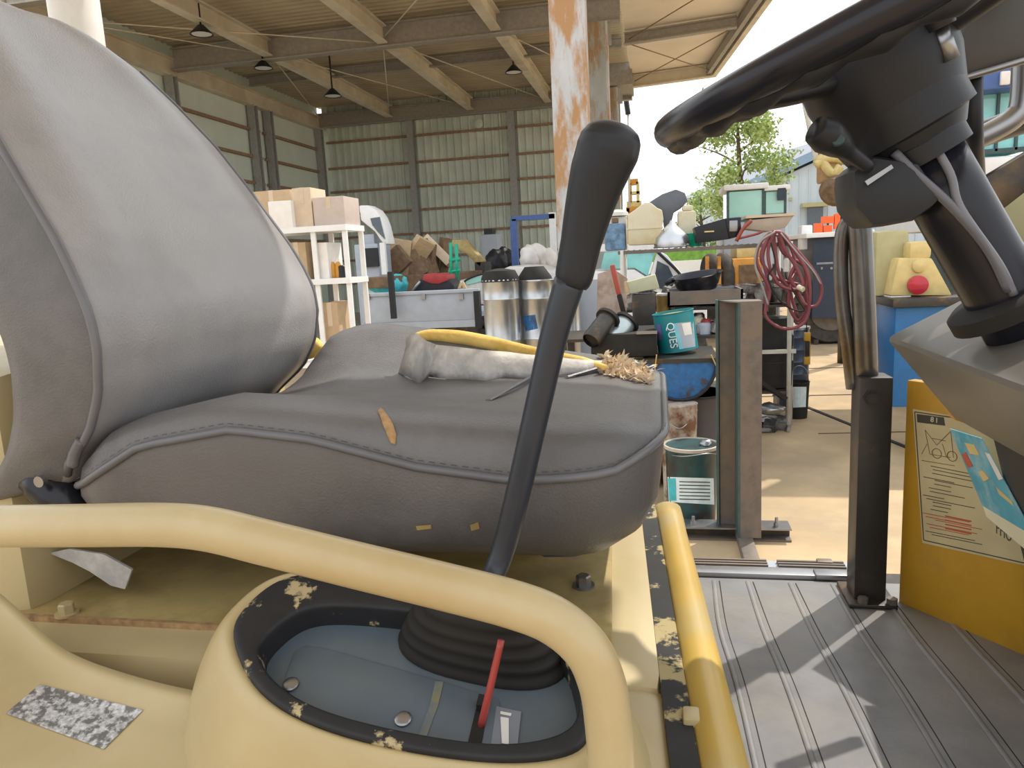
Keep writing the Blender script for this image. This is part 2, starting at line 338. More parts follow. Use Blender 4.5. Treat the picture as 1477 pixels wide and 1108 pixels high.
# high-bay lamps
def lamp(px, py, z, lab):
    p = aZ(px, py, z); t = T('high_bay_lamp', p, lab, 'lamp', 'high bay lamps under the shed roof')
    lathe('shade', [(.05, .16), (.07, .14), (.19, .02), (.2, 0), (.185, .0), (.05, .12)], p, blk, t, 16, caps=False)
    lathe('lamp_glass', [(.18, .01), (.17, .02), (.02, .03)], p, white_p, t, 16)
    tube('stem', [p+Vector((0, 0, .15)), (p.x, p.y, 6.36)], .02, blk, t, 6, False)
lamp(291, 50, 5.65, 'high bay lamp nearest the top of the backrest'); lamp(380, 99, 5.65, 'high bay lamp second from the backrest, above the boxes')
lamp(480, 139, 5.2, 'high bay lamp hanging nearest the back wall corner'); lamp(741, 105, 5.62, 'high bay lamp just left of the widest rusty column')
p = aY(690, 178, YB-.1); t = T('wall_vent', p, 'round pale disc high on the ribbed back wall', 'vent'); lathe('disc', [(.14, 0), (.15, .02), (.13, .04), (.02, .05)], p, wall_m, t, 20, (0, -1, 0))
# ================================================================ FAR YARD
hs = T('house', (9, 44, 0), 'pale blue-grey house with grey roof and blue eaves beyond the yard', 'building')
Yh = 44
A = aY(1021, 275, Yh); Bq = aY(1088, 266, Yh); Cq = aY(1205, 212, Yh); Dq = aY(1152, 216, Yh+9)
A2 = Vector((Bq.x-3.2, Yh+5, Bq.z-.05))
wallz = Bq.z-.25; x1 = Bq.x+.1; slope = (Cq.z-Bq.z)/(Cq.x-Bq.x); xr = x1+6.2; 
prism('wall', [(x1, Yh+.3, 0), (x1+12.4, Yh+.3, 0), (x1+12.4, Yh+.3, wallz), (xr, Yh+.3, wallz+6.2*slope), (x1, Yh+.3, wallz)], (-3.4, 9, 0), house_m, hs)
prism('roof', [(x1-.5, Yh, wallz), (xr, Yh, wallz+6.4*slope+.15), (xr, Yh, wallz+6.4*slope+.4), (x1-.5, Yh, wallz+.25)], (-3.6, 9.6, 0), roof_m, hs)
prism('roof', [(x1+12.9, Yh, wallz), (xr, Yh, wallz+6.4*slope+.15), (xr, Yh, wallz+6.4*slope+.4), (x1+12.9, Yh, wallz+.25)], (-3.6, 9.6, 0), roof_m, hs)
prism('eave_board', [(x1-.6, Yh-.02, wallz-.1), (xr, Yh-.02, wallz+6.4*slope+.05), (xr, Yh-.02, wallz+6.4*slope+.55), (x1-.6, Yh-.02, wallz+.4)], (0, -.06, 0), fascia_m, hs)
for i in range(24): box('cladding_rib', (x1+.3+i*.5, Yh+.25, 0), (x1+.36+i*.5, Yh+.29, min(wallz-.1+(i*.5)*slope, wallz+6*slope-(i*.5-6)*slope)), house_m, hs)
q = pbox('door', 1165, 1187, 298, 340, Yh+.1, .15, glassd, hs, z0=0); pbox('door_hood', 1158, 1196, 292, 298, Yh-.5, .7, olive, hs)
pbox('vent', 1138, 1143, 285, 289, Yh+.1, .12, olive, hs)
# fence of orange blocks and white van body by the house
t = T('orange_barrier', aZ(1195, 345, 0.0) if False else Vector((8.6, 36, 0)), 'bright orange barriers in front of the house door', 'barrier')
for a, b, c, d in ((1175, 1186, 322, 352), (1186, 1203, 312, 322), (1204, 1225, 308, 330), (1188, 1200, 325, 352)): pbox('panel', a, b, c, d, 36, .3, orange_p, t); pbox('foot', (a+b)/2-1, (a+b)/2+1, d-2, d+10, 36.05, .15, blk, t, z0=0)
# grass bank and low white wall
box('grass_bank', (-2, 40, 0), (5, 43, 1.5), grass_m, label='bright green grass bank beyond the low white wall')['category'] = 'grass'
box('low_wall', (-3, 37.5, 0), (5, 37.8, .95), white_p, label='low white wall in front of the grass bank')['category'] = 'wall'
# trees
def tree(cx, cy, h, r, n, lab, zlo=.35, sz=.10):
    t = T('tree', (cx, cy, 0), lab, 'tree'); tube('trunk', [(cx, cy, 0), (cx+.1, cy, h*.4), (cx-.05, cy, h*.75), (cx, cy, h*.95)], [.16, .13, .07, .03], bark, t, 8)
    for k in range(9):
        a = k*2.4; z = h*(zlo+.06*k); tube('branch', [(cx, cy, z), (cx+math.cos(a)*r*.4, cy+math.sin(a)*r*.4, z+h*.06), (cx+math.cos(a)*r*.8, cy+math.sin(a)*r*.8, z+h*.1)], [.06, .035, .015], bark, t, 5)
    v, f = [], []; cl = []
    for k in range(42):
        z = random.uniform(zlo, 1); rr = r*math.sqrt(max(0.03, 1-((z-zlo-.12)/(1.0-zlo-.10))**2))*random.uniform(.25, 1) ; a = random.uniform(0, 2*PI); cl.append(Vector((cx+rr*math.cos(a), cy+rr*math.sin(a), z*h)))
    for k in range(n):
        c = random.choice(cl); p = c+Vector([random.gauss(0, r*.13) for _ in range(3)]); a = Vector([random.uniform(-1, 1) for _ in range(3)]).normalized()*sz; b = a.cross(Vector([random.uniform(-1, 1) for _ in range(3)])).normalized()*sz*.6
        m0 = len(v); v += [p-a, p+b, p+a, p-b]; f.append((m0, m0+1, m0+2, m0+3))
    mesh('foliage', v, f, leaf, t, kind='stuff')
p = aY(1066, 330, 36); tree(p.x, 36, 8.7, 2.2, 7000, 'leafy tree standing left of the house roof, under the steering wheel')
p = aY(1012, 330, 46); tree(p.x, 46, 4.6, 1.6, 1600, 'smaller pale tree low beside the end of the house', .2)
p = aY(1350, 120, 40); tree(p.x, 40, 13.0, 2.6, 4200, 'tree glimpsed between the steering wheel and the blue machine')
# ---- yellow machine behind the first poly tank, with a thin mast
t = T('yellow_crane', aY(917, 300, 24), 'distant yellow lattice machine beside the third column', 'machine')
for a, b, c, d in ((904, 925, 290, 298), (907, 911, 265, 292), (918, 922, 262, 292), (906, 923, 276, 280), (903, 930, 298, 306), (909, 920, 258, 266), (905, 909, 300, 400), (920, 924, 300, 400)): pbox('frame_bar', a, b, c, d, 24, .4, orange if a % 2 else ypoly, t, z0=0 if d == 400 else None)
tube('mast', [aY(908, 300, 24), aY(906, 165, 24)], .035, whitepipe, t, 6); tube('mast_hook', [aY(906, 165, 24), aY(903, 140, 24), aY(907, 128, 24)], .08, blk, t, 6)
# ---- glass cabs in the yard
def cab(name, x0, x1, y0, y1, Y, n, gm, fm, lab, dep=1.2, z0=0, mull=None):
    a = aY(x0, y1, Y); b = aY(x1, y0, Y); t = T(name, ((a.x+b.x)/2, Y+dep/2, z0), lab, 'machine cab')
    za, zb = a.z, aY((x0+x1)/2, y0, Y).z; w_ = b.x-a.x; s = .035*Y/12
    for i in range(n): box('pane', (a.x+w_*i/n+s/2, Y+.02, za+s), (a.x+w_*(i+1)/n-s/2, Y+.03, zb-s), gm, t)
    for i in range(n+1): box('pillar', (a.x+w_*i/n-s/2, Y, za), (a.x+w_*i/n+s/2, Y+s, zb), fm, t)
    box('sill', (a.x-s/2, Y, za-s), (b.x+s/2, Y+s, za+s), fm, t); box('roof', (a.x-.1, Y-.1, zb-s/2), (b.x+.1, Y+dep, zb+.09), white_p, t, .03)
    for sx in (a.x, b.x-.02): box('side_pane', (sx, Y+.05, za), (sx+.02, Y+dep-.05, zb-.02), gm, t)
    box('rear_pane', (a.x, Y+dep-.03, za), (b.x, Y+dep, zb-.02), gm, t)
    return t, a.x, b.x, za, zb
t, ax, bx, za, zb = cab('loader_cab', 1050, 1101, 272, 318, 17, 1, mint, tealsteel, 'square mint-glass cab standing in front of the house')
box('seat', (ax+.25, 17.3, za+.02), (ax+.55, 17.6, za+.4), blue_f, t, .04); box('body', (ax-.1, 17, 0.7), (bx+.2, 19, za-.03), greyw, t, .05)
for dx in (0, .75): lathe('wheel', [(.3, -.2), (.52, -.2), (.55, 0), (.52, .2), (.3, .2)], (ax+.1+dx, 17.6, .55), tread, t, 24, (0, 1, 0))
t, ax2, bx2, _, _ = cab('tractor_cab', 1103, 1133, 273, 312, 20.5, 1, mint, tealsteel, 'narrow glass door section right of the square mint cab'); box('mirror', (ax2+.3, 20.4, zb-.1), (ax2+.5, 20.47, zb+.2), navy, t); box('body', (ax2, 20.5, 0), (bx2, 21.6, 2.0), greyw, t)
# orange wheel loader below the wire shelf
t = T('orange_loader', aZ(1060, 420, 0) if False else Vector((1.2, 12.6, 0)), 'orange wheeled machine parked behind the wire-topped rack', 'machine')
pbox('hood', 1056, 1100, 372, 418, 12, 1.2, orange, t, .06); pbox('grille', 1066, 1092, 382, 412, 11.96, .05, brown, t); pbox('engine_cover', 1062, 1105, 352, 372, 12.2, 1.0, ypoly, t, .04)
pbox('chassis', 1030, 1108, 418, 436, 12, 1.6, brownsteel, t)
for px, m_ in ((1026, 0), (1043, 0)):
    c = aY(px, 392, 12.2); lathe('tyre', [(.2, -.09), (.36, -.09), (.40, -.04), (.40, .04), (.36, .09), (.2, .09)], (c.x, 12.3, .98), tread, t, 24, (1, .2, 0)); pbox('fork_arm', px-8, px-3, 370, 418, 11.8, .15, orange, t)
for px in (1035, 1080): c = aY(px, 440, 12.2); lathe('wheel', [(.2, -.12), (.42, -.12), (.48, -.05), (.48, .05), (.42, .12), (.2, .12)], (c.x, 12.6, .48), tread, t, 24, (0, 1, 0))
# white van
t = T('white_van', (-.35, 9.6, 0), 'white van with raked windscreen behind the rack', 'van')
Yv = 9.2
prism('body', [aY(850, 440, Yv), aY(846, 392, Yv), aY(915, 388, Yv), aY(936, 402, Yv), aY(948, 360, Yv), aY(962, 368, Yv), aY(992, 405, Yv), aY(1020, 430, Yv), aY(1020, 520, Yv), aY(850, 520, Yv)], (0, 1.5, 0), white_p, t, .03)
prism('windscreen', [aY(866, 388, Yv), aY(872, 364, Yv), aY(934, 361, Yv), aY(944, 366, Yv), aY(934, 398, Yv), aY(915, 386, Yv)], (0, .04, 0), tealglass, t)
prism('side_window', [aY(944, 402, Yv-.02), aY(948, 376, Yv-.02), aY(964, 384, Yv-.02), aY(974, 405, Yv-.02), aY(966, 421, Yv-.02), aY(946, 414, Yv-.02)], (0, .03, 0), glassd, t)
tube('pillar', [aY(947, 362, Yv-.03), aY(978, 392, Yv-.03), aY(990, 410, Yv-.03)], .02, blk, t, 6); prism('roof', [aY(858, 352, Yv), aY(946, 352, Yv), aY(948, 361, Yv), aY(858, 363, Yv)], (0, 1.4, 0), white_p, t)
for x in (-.75, .3): lathe('wheel', [(.16, -.1), (.28, -.1), (.3, 0), (.28, .1), (.16, .1)], (x, 9.25, .3), tread, t, 20, (0, 1, 0))
# yellow headlamp machine above the grab rail
t = T('yellow_light_machine', aY(1200, 230, 9.5), 'yellow machine front with a round brown lamp beside the house', 'machine')
Ym = 9.5
lathe('lamp_housing', [(.04, 0), (.15, .04), (.17, .2), (.1, .26)], aY(1213, 268, Ym), brown, t, 20, (-.5, -.6, -.35)); lathe('amber_lens', [(.10, 0), (.09, .08), (.03, .1)], aY(1220, 283, Ym-.1), orange, t, 16, (0, -1, 0))
for a in (((1180, 225), (1200, 250), (1212, 240)), ((1195, 170), (1202, 200), (1196, 226)), ((1228, 165), (1234, 200), (1226, 240)), ((1176, 238), (1195, 228), (1225, 232)), ((1200, 165), (1218, 175), (1234, 168))):
    tube('yellow_arm', [aY(*q, Ym) for q in a], .055, ypoly, t, 8)
pbox('block', 1185, 1215, 215, 262, Ym, .3, tan_foam, t, .03); tube('stay', [aY(1155, 120, Ym), aY(1163, 160, Ym), aY(1178, 235, Ym)], .03, whitepipe, t, 8); pbox('bracket', 1205, 1222, 168, 205, Ym, .2, yel_lit, t, .02)
tube('post', [aY(1222, 285, Ym), (aY(1222, 285, Ym).x, Ym, 0)], .07, darksteel, t, 8)
# dark blue truck with large tyre
t = T('navy_truck', (2.6, 11.6, 0), 'dark navy truck body with a white rim over a chunky tyre', 'truck')
pbox('cargo_body', 1172, 1262, 340, 432, 11.2, 2.5, navy, t, .02); pbox('rim_rail', 1163, 1262, 334, 341, 11.1, 2.7, white_p, t, .01); pbox('seam', 1178, 1262, 377, 380, 11.18, .02, steel, t)
pbox('lower_panel', 1172, 1262, 380, 458, 11.15, .4, navy, t); pbox('white_cab_side', 1156, 1172, 325, 360, 11.6, .3, white_p, t, .02)
for px in (1185, 1199): lathe('rivet', [(.02, 0), (.018, .015)], aY(px, 387, 11.15), steel, t, 8, (0, -1, 0))
c = aY(1188, 460, 11.6); lathe('tyre', [(.3, -.18), (.46, -.18), (.5, -.1), (.5, .1), (.46, .18), (.3, .18)], (c.x+.05, 11.5, .5), tread, t, 32, (0, 1, 0)); lathe('wheel_hub', [(.3, -.1), (.28, .1)], (c.x+.05, 11.4, .5), brownsteel, t, 20, (0, 1, 0))
tv = []
for k in range(22):
    a = k*2*PI/22; tv.append(((c.x+.05+.5*math.cos(a)-.03, 11.29, .5+.5*math.sin(a)-.03), (c.x+.05+.5*math.cos(a)+.03, 11.7, .5+.5*math.sin(a)+.03)))
boxes('tread_lug', [q for q in tv if q[0][2] > .01], tread, t)
box('axle_block', (c.x-.1, 11.3, .5), (c.x+1, 12.2, .7), darksteel, t)
# blue truck / beige tank / yellow tail lamp right of the rail
t = T('blue_dump_truck', (2.6, 5.6, 0), 'bright blue low truck carrying a beige tank and lamp housing', 'truck')
Yt = 5.2
pbox('bed_side', 1290, 1475, 440, 535, Yt, .5, skyblue, t, .015, z0=.35); pbox('bed_rail', 1288, 1475, 428, 441, Yt-.05, .6, darksteel, t, .01); pbox('beige_tank', 1262, 1312, 332, 428, Yt+.25, .25, olive, t, .04)
pbox('tank_lip', 1285, 1314, 427, 431, Yt+.1, .4, white_p, t)
prism('lamp_housing', [aY(1284, 427, Yt+.1), aY(1296, 372, Yt+.1), aY(1345, 372, Yt+.1), aY(1375, 427, Yt+.1)], (0, .3, 0), ypoly, t, .02); pbox('lamp_block', 1312, 1345, 348, 374, Yt+.12, .25, ypoly, t, .03)
lathe('red_tail_lamp', [(.062, 0), (.06, .03), (.02, .045)], aY(1323, 411, Yt+.09), lens, t, 24, (0, -1, 0)); lathe('boss', [(.045, 0), (.04, .02), (.02, .03)], aY(1325, 384, Yt+.1), ypoly, t, 20, (0, -1, 0))
for x in (2.5, 3.6): lathe('wheel', [(.15, -.1), (.3, -.1), (.33, 0), (.3, .1), (.15, .1)], (x, 5.45, .33), tread, t, 20, (0, 1, 0))
# blue machine with teal glass at the upper right
t, ax, bx, za, zb = cab('blue_machine_cab', 1325, 1500, 128, 226, 6.5, 6, tealglass, tealsteel, 'large cab of teal glass panes under a blue beam at the right edge', 1.5)
pbox('blue_beam', 1315, 1500, 98, 131, 6.3, .3, blue_f, t, .02); 
for px in (1318, 1452): pbox('white_tag', px-8, px+6, 102, 122, 6.27, .03, cardw, t, .01)
pbox('red_flag', 1352, 1372, 103, 130, 6.24, .05, red, t, .01); pbox('white_hood', 1345, 1500, 226, 262, 6.2, 1.5, white_p, t, .05); pbox('amber_beacon', 1403, 1420, 214, 232, 6.1, .1, orange, t, .02)
pbox('lower_body', 1345, 1500, 262, 330, 6.3, 1.4, white_p, t, .03); box('undercarriage', (ax+.3, 6.5, 0), (bx, 7.6, 1.4), tealsteel, t); pbox('red_reflector', 1366, 1382, 180, 196, 6.35, .05, orange_p, t)
pbox('upper_glass', 1370, 1500, -60, 99, 6.42, .05, tealglass, t)
# ================================================================ SHED CONTENTS
# white shelving on the left with cartons
Ys = 5.6; a = aY(405, 335, Ys); b = aY(497, 330, Ys)
t = T('storage_shelf', ((a.x+b.x)/2-.5, Ys+.3, 0), 'white steel shelving rack between the backrest and the pickup', 'shelf'); ztop = aY(460, 326, Ys).z; zm = aY(470, 402, Ys).z
xa = a.x-.95; xb = b.x
for x in (xa, aY(458, 400, Ys).x, xb):
    for y in (Ys, Ys+.33): box('post', (x-.022, y-.01, 0), (x+.018, y+.01, ztop), white_p, t)
for z in (ztop, zm, .95-.25, .15): box('shelf_board', (xa-.02, Ys-.03, z-.045), (xb+.02, Ys+.36, z), white_p, t)
def carton(x0, x1, y0, m, lab, z0, zt, Y=Ys+.03, dep=.28, flap=True, cat='box', grp='cartons on the white shelving'):
    A_ = aY(x0, (y0), Y); B_ = aY(x1, (y0), Y); t2 = T('carton', ((A_.x+B_.x)/2, Y+dep/2, z0), lab, cat, grp)
    h = zt if zt else aY((x0+x1)/2, y0, Y).z-z0
    box('body', (A_.x, Y, z0), (B_.x, Y+dep, z0+h), m, t2, .004)
    if flap: box('packing_tape', ((A_.x+B_.x)/2-.02, Y-.002, z0+h*.6), ((A_.x+B_.x)/2+.02, Y+dep+.002, z0+h+.002), card_l, t2)
    return t2
carton(450, 495, 284, M('mauve_cardboard', (.50, .41, .36), .85, var=.05), 'big closed cardboard box at the right end of the top shelf', ztop, None, dep=.31)
carton(420, 447, 271, card_l, 'tallest tan carton standing left of the big closed box', ztop, None)
carton(362, 418, 275, card, 'brown carton behind the white carton next to the backrest', ztop, None, Y=Ys+.2, dep=.15)
carton(386, 419, 290, cardw, 'white carton on the top shelf against the backrest', ztop, None, Y=Ys-.02, dep=.2, flap=False)
carton(456, 471, 350, cardw, 'pale carton on the middle shelf behind the post', zm, None, flap=False)
carton(412, 440, 350, card, 'brown carton on the middle shelf beside the backrest', zm, None, Y=Ys+.05)
carton(462, 486, 437, card, 'open brown carton on the lower shelf', .70, None, Y=Ys+.05)
for i, px in enumerate((480, 488)):
    c = aY(px, 385, Ys+.1); t = T('orange_bottle', (c.x, c.y, zm), ('left' if i == 0 else 'right')+' of the two orange bottles on the middle shelf', 'bottle')
    lathe('body', [(.028, 0), (.028, .10), (.012, .13)], (c.x, c.y, zm), orange, t, 14); lathe('cap', [(.012, .13), (.012, .155)], (c.x, c.y, zm), cardw, t, 10)
c = aY(464, 390, Ys+.05); t = T('white_plastic_bag', (c.x, c.y, zm), 'crumpled white plastic bag on the middle shelf', 'bag'); lathe('bag_body', [(.05, 0), (.09, .04), (.08, .12), (.05, .19), (.02, .22)], (c.x, c.y+.07, zm), cardw, t, 14, sx=1, sy=.7)
c = aY(496, 392, Ys+.05); t = T('small_black_can', (c.x, c.y, zm), 'small black can at the end of the middle shelf', 'can'); lathe('body', [(.03, 0), (.03, .09), (.02, .1)], (c.x-.02, c.y+.02, zm), blk, t, 12)
# white curved machine hood with dark window behind the shelf
t = T('rounded_white_cab', (aY(535, 400, 9.6).x, 10, 0), 'white rounded machine cab with dark window behind the shelf', 'machine cab'); Yc = 9.6
shell = [(517, 296), (530, 296), (542, 303), (549, 313), (554, 326), (560, 352), (555, 354), (548, 346), (540, 334), (530, 326), (520, 318)]
prism('hood', [aY(*q, Yc) for q in shell], (0, .3, 0), white_p, t, .03); prism('window', [aY(*q, Yc-.02) for q in ((534, 315), (547, 313), (555, 345), (545, 335), (537, 325))], (0, .03, 0), glassd, t)
pbox('body', 512, 546, 352, 398, Yc, .5, greyw, t, .02, z0=0); pbox('mirror_post', 549, 556, 350, 396, Yc-.1, .06, white_p, t); pbox('engine_panel', 522, 545, 358, 385, Yc-.05, .05, blk, t); pbox('grey_box', 522, 540, 338, 358, Yc+.1, .4, greyw, t, .01)
# pickup bed
t = T('pickup_bed', (aY(600, 450, 7.6).x, 8.2, 0), 'pale silver drop-side pickup bed loaded with scrap', 'truck'); Yp = 7.6
pbox('side_gate', 522, 688, 424, 464, Yp, .05, greyw, t, .008); pbox('top_rail', 522, 690, 420, 425, Yp-.02, .08, greyw, t, .005); pbox('lower_rail', 522, 690, 464, 474, Yp-.01, .08, greyw, t); pbox('rear_post', 684, 692, 420, 474, Yp-.02, .08, blk, t)
pbox('skirt', 522, 688, 474, 520, Yp+.2, .1, darksteel, t); pbox('bed_floor', 522, 688, 455, 462, Yp+.05, 1.3, greyw, t); pbox('far_gate', 522, 688, 420, 455, Yp+1.35, .04, greyw, t)
for px in (530, 610, 665): pbox('latch', px-3, px+3, 424, 432, Yp-.03, .03, steel, t)
for px in (560, 655): c = aY(px, 480, Yp); lathe('wheel', [(.14, -.08), (.26, -.08), (.28, 0), (.26, .08), (.14, .08)], (c.x, Yp+.25, .28), tread, t, 20, (0, 1, 0))
pbox('front_post', 561, 568, 392, 460, Yp-.12, .05, blk, t); 
# load
zb_ = aY(600, 455, Yp+.05).z
def lump(name, px, py, Y, r, m, lab, cat, sx=1, sz=1, seed=0, parent=None):
    c = aY(px, py, Y); bm = bmesh.new(); bmesh.ops.create_icosphere(bm, subdivisions=3, radius=r); rnd = random.Random(seed)
    from mathutils import noise
    for v in bm.verts: k = 1+.28*noise.noise(v.co*(2.2/r)+Vector((seed*3.1, 0, 0))); v.co = Vector((v.co.x*sx*k, v.co.y*k, v.co.z*sz*k))
    vv = [v.co+c for v in bm.verts]; ff = [tuple(q.index for q in f_.verts) for f_ in bm.faces]; bm.free()
    o = mesh(name, vv, ff, m, parent, True)
    if not parent: tag(o, lab, cat)
    return o
lump('turquoise_bag', 556, 413, Yp+.5, .13, turq, 'turquoise plastic bag in the pickup bed', 'bag', 1.5, .8, 1); lump('turquoise_bag', 574, 409, Yp+.8, .11, turq, 'paler turquoise bag right of the black post', 'bag', 1.1, 1, 2)
t = T('red_black_machine', aY(625, 415, Yp+.6), 'red-topped black machine lying in the pickup bed', 'machine'); prism('housing', [aY(*q, Yp+.5) for q in ((590, 424), (608, 400), (642, 398), (655, 412), (655, 424))], (0, .4, 0), blk, t, .02)
prism('red_cover', [aY(*q, Yp+.48) for q in ((608, 404), (612, 395), (645, 396), (646, 405), (632, 410), (620, 409))], (0, .35, 0), red, t, .02); tube('handle', [aY(594, 420, Yp+.45), aY(606, 406, Yp+.45)], .015, steel, t, 6)
pbox('dark_crate', 522, 562, 400, 416, Yp+.3, .5, brown, None, .01); bpy.data.objects['dark_crate']['label'] = 'dark brown crate at the shelf end of the pickup bed'; bpy.data.objects['dark_crate']['category'] = 'crate'
t = T('plywood_offcut', aY(665, 415, Yp+.2), 'small wooden trestle standing at the end of the pickup bed', 'trestle')
for a_, b_ in (((660, 424), (666, 407)), ((674, 424), (667, 407))): bar('leg', aY(*a_, Yp+.1), aY(*b_, Yp+.1), .03, .03, wood, t)
bar('crosspiece', aY(661, 418, Yp+.1), aY(673, 418, Yp+.1), .03, .03, wood, t)
# brown scrap heap behind the pickup: each a piece
scr = [(565, 395, 372, .9, .12), (575, 350, 395, .2, .1), (590, 362, 392, -.5, .12), (600, 345, 390, .7, .08), (612, 352, 392, -.3, .12), (622, 362, 395, .1, .14), (632, 340, 385, -.75, .12), (640, 345, 392, .2, .1)]
for i, (px, y0, y1, an, wd) in enumerate(scr):
    c = aY(px, (y0+y1)/2, 10.3+.16*i); L = .5
    o = box('scrap_board', (-.16, -.03-wd/3, -L*.55), (.16, .03+wd/3, L*.55), (brown, card, brown, wood, brown, brown, card_l, brown)[i], None, .006, xf=Matrix.Translation(c) @ Matrix.Rotation(an, 4, 'Y') @ Matrix.Rotation(.3*i, 4, 'Z'))
    tag(o, ['dark brown board at the left end of the scrap heap', 'cardboard-coloured board upright in the scrap heap', 'brown board leaning left in the scrap heap', 'raw wood piece topmost left in the scrap heap', 'brown board in the middle of the scrap heap', 'flat brown board right of the heap middle', 'pale leaning board at the right of the scrap heap', 'brown board under the pale leaning board'][i], 'board', 'scrap boards behind the pickup')
o = pbox('heap_base_bench', 560, 660, 396, 440, 10.2, 1.6, brown, None, .01, z0=0); tag(o, 'dark low bench carrying the heap of scrap boards', 'bench')
t = T('green_stand', aY(655, 380, 9.6), 'green and white frame stand beside the scrap heap', 'stand')
for a_, b_ in (((650, 350), (652, 412)), ((658, 352), (660, 412)), ((648, 376), (664, 374)), ((648, 392), (664, 390))): tube('green_tube', [aY(*a_, 9.6), aY(*b_, 9.6)], .025, green, t, 8)
t = T('yellow_boom', aY(675, 365, 12), 'olive-yellow bent boom arm behind the pickup', 'machine'); prism('boom', [aY(*q, 12) for q in ((650, 347), (668, 345), (696, 376), (693, 388), (672, 366), (652, 356))], (0, .3, 0), yel_dirty, t, .02); pbox('boom_foot', 686, 700, 378, 430, 12, .5, darksteel, t, z0=0)
t = T('grey_cabinet', aY(705, 380, 18), 'pale grey upright cabinet against the back wall', 'cabinet'); pbox('body', 693, 718, 338, 400, 18, .6, greyw, t, .02, z0=0); pbox('door', 695, 716, 342, 380, 17.97, .03, greyw, t, .005)
pbox('top_unit', 698, 710, 330, 338, 18, .4, blk, t)
t = T('blue_steel_frame', aY(770, 350, 13), 'blue painted steel gantry frame near the back wall', 'frame'); pbox('post', 738, 747, 316, 430, 13, .12, blue_f, t, z0=0); pbox('beam', 738, 800, 310, 317, 13, .12, blue_f, t); pbox('white_post', 794, 803, 306, 430, 13, .12, white_p, t, z0=0)
for i, (px, py, r) in enumerate(((763, 368, .2), (775, 364, .2), (788, 372, .22))): lump('white_sack', px, py+6, 11.5+.45*i, r*.95, cardw, ('leftmost', 'middle', 'rightmost')[i]+' of the three white sacks under the blue frame', 'sack', .8, 1.15, i+5)
o = pbox('sack_pallet', 752, 800, 389, 440, 11.2, 1.6, brown, None, .01, z0=0); tag(o, 'dark pallet stack under the white sacks', 'pallet')
for i, (px, py) in enumerate(((715, 380), (728, 378), (748, 365))): 
    o = lump('black_machinery', px, py+(0, -1, 14)[i], 13.7+.6*i, .24, blk, ('black machine part left of the blue frame', 'black machine part against the blue post', 'black bundle inside the blue frame')[i], 'machinery', .9, 1.1, 20+i)
o = pbox('parts_bench', 700, 762, 392, 440, 13.3, 1.9, darksteel, None, .01, z0=0); tag(o, 'dark low bench of machine parts left of the blue frame', 'bench')
# white car behind the bins
t = T('white_car', (aY(740, 410, 9.6).x, 10.2, 0), 'white low car behind the galvanised bins', 'car'); Yk = 9.6
prism('body', [aY(*q, Yk) for q in ((655, 425), (660, 405), (690, 398), (715, 392), (735, 384), (765, 384), (800, 392), (830, 402), (832, 440), (655, 440))], (0, 1.4, 0), M('car_pearl', (.6, .58, .54), .3), t, .04)
prism('window', [aY(*q, Yk-.015) for q in ((670, 406), (690, 399), (700, 397), (704, 404), (690, 407), (674, 411))], (0, .03, 0), mint, t)
tube('window_trim', [aY(*q, Yk-.02) for q in ((669, 412), (671, 405), (690, 397), (715, 392))], .012, blk, t, 6)
for px in (680, 800): c = aY(px, 440, Yk); lathe('wheel', [(.16, -.08), (.28, -.08), (.3, 0), (.28, .08), (.16, .08)], (c.x, Yk+.15, .3), tread, t, 20, (0, 1, 0))
prism('rear_body', [aY(*q, Yk+.02) for q in ((655, 440), (832, 440), (832, 470), (655, 470))], (0, 1.3, 0), darksteel, t)
# galvanised bins
for i, (px, rpx, lab) in enumerate(((716, 28, 'left galvanised dustbin lined with a black bag beside the pickup'), (767, 29, 'middle galvanised dustbin with a blue patch on its side'), (812, 22, 'galvanised dustbin partly behind the lever'))):
    Yg = 6.6+.22*i; c = aY(px, 410, Yg); r = rpx/F*Yg*.98; zt = aY(px, 404, Yg).z; t = T('galvanised_bin', (c.x, Yg+r, 0), lab, 'bin', 'galvanised bins by the pickup'); cc = (c.x, Yg+r, 0)
    lathe('body', [(r*.9, 0), (r*.92, zt*.3), (r*.97, zt*.55), (r*1.0, zt*.56), (r*.97, zt*.57), (r*.98, zt*.85), (r*1.02, zt*.86), (r*.99, zt*.87), (r, zt-.02), (r*1.04, zt-.01), (r*1.03, zt), (r*.97, zt)], cc, galv, t, 32, caps=False)
    lathe('floor_plate', [(r*.9, 0), (r*.9, .01)], cc, galv, t, 32)
    if i == 0: lathe('black_liner', [(r*1.05, zt-.02), (r*1.02, zt+.02), (r*.85, zt+.08), (r*.2, zt+.1)], cc, rubber, t, 24)
    if i == 1:
        lathe('black_liner', [(r*.96, zt-.06), (r*.9, zt+.02), (r*.5, zt+.12), (r*.1, zt+.1)], cc, rubber, t, 24); tr = bvh([o for o in t.children if o.name.startswith('body')][0])
        decal('blue_patch', ((755, 456), (772, 454), (776, 474), (758, 478)), tr, bluep, t)
# grey panel right of the lever
o = pbox('grey_panel_board', 806, 866, 404, 640, 7.4, .05, greyw, None, .005, z0=0); tag(o, 'plain grey panel board standing behind the lever', 'board')
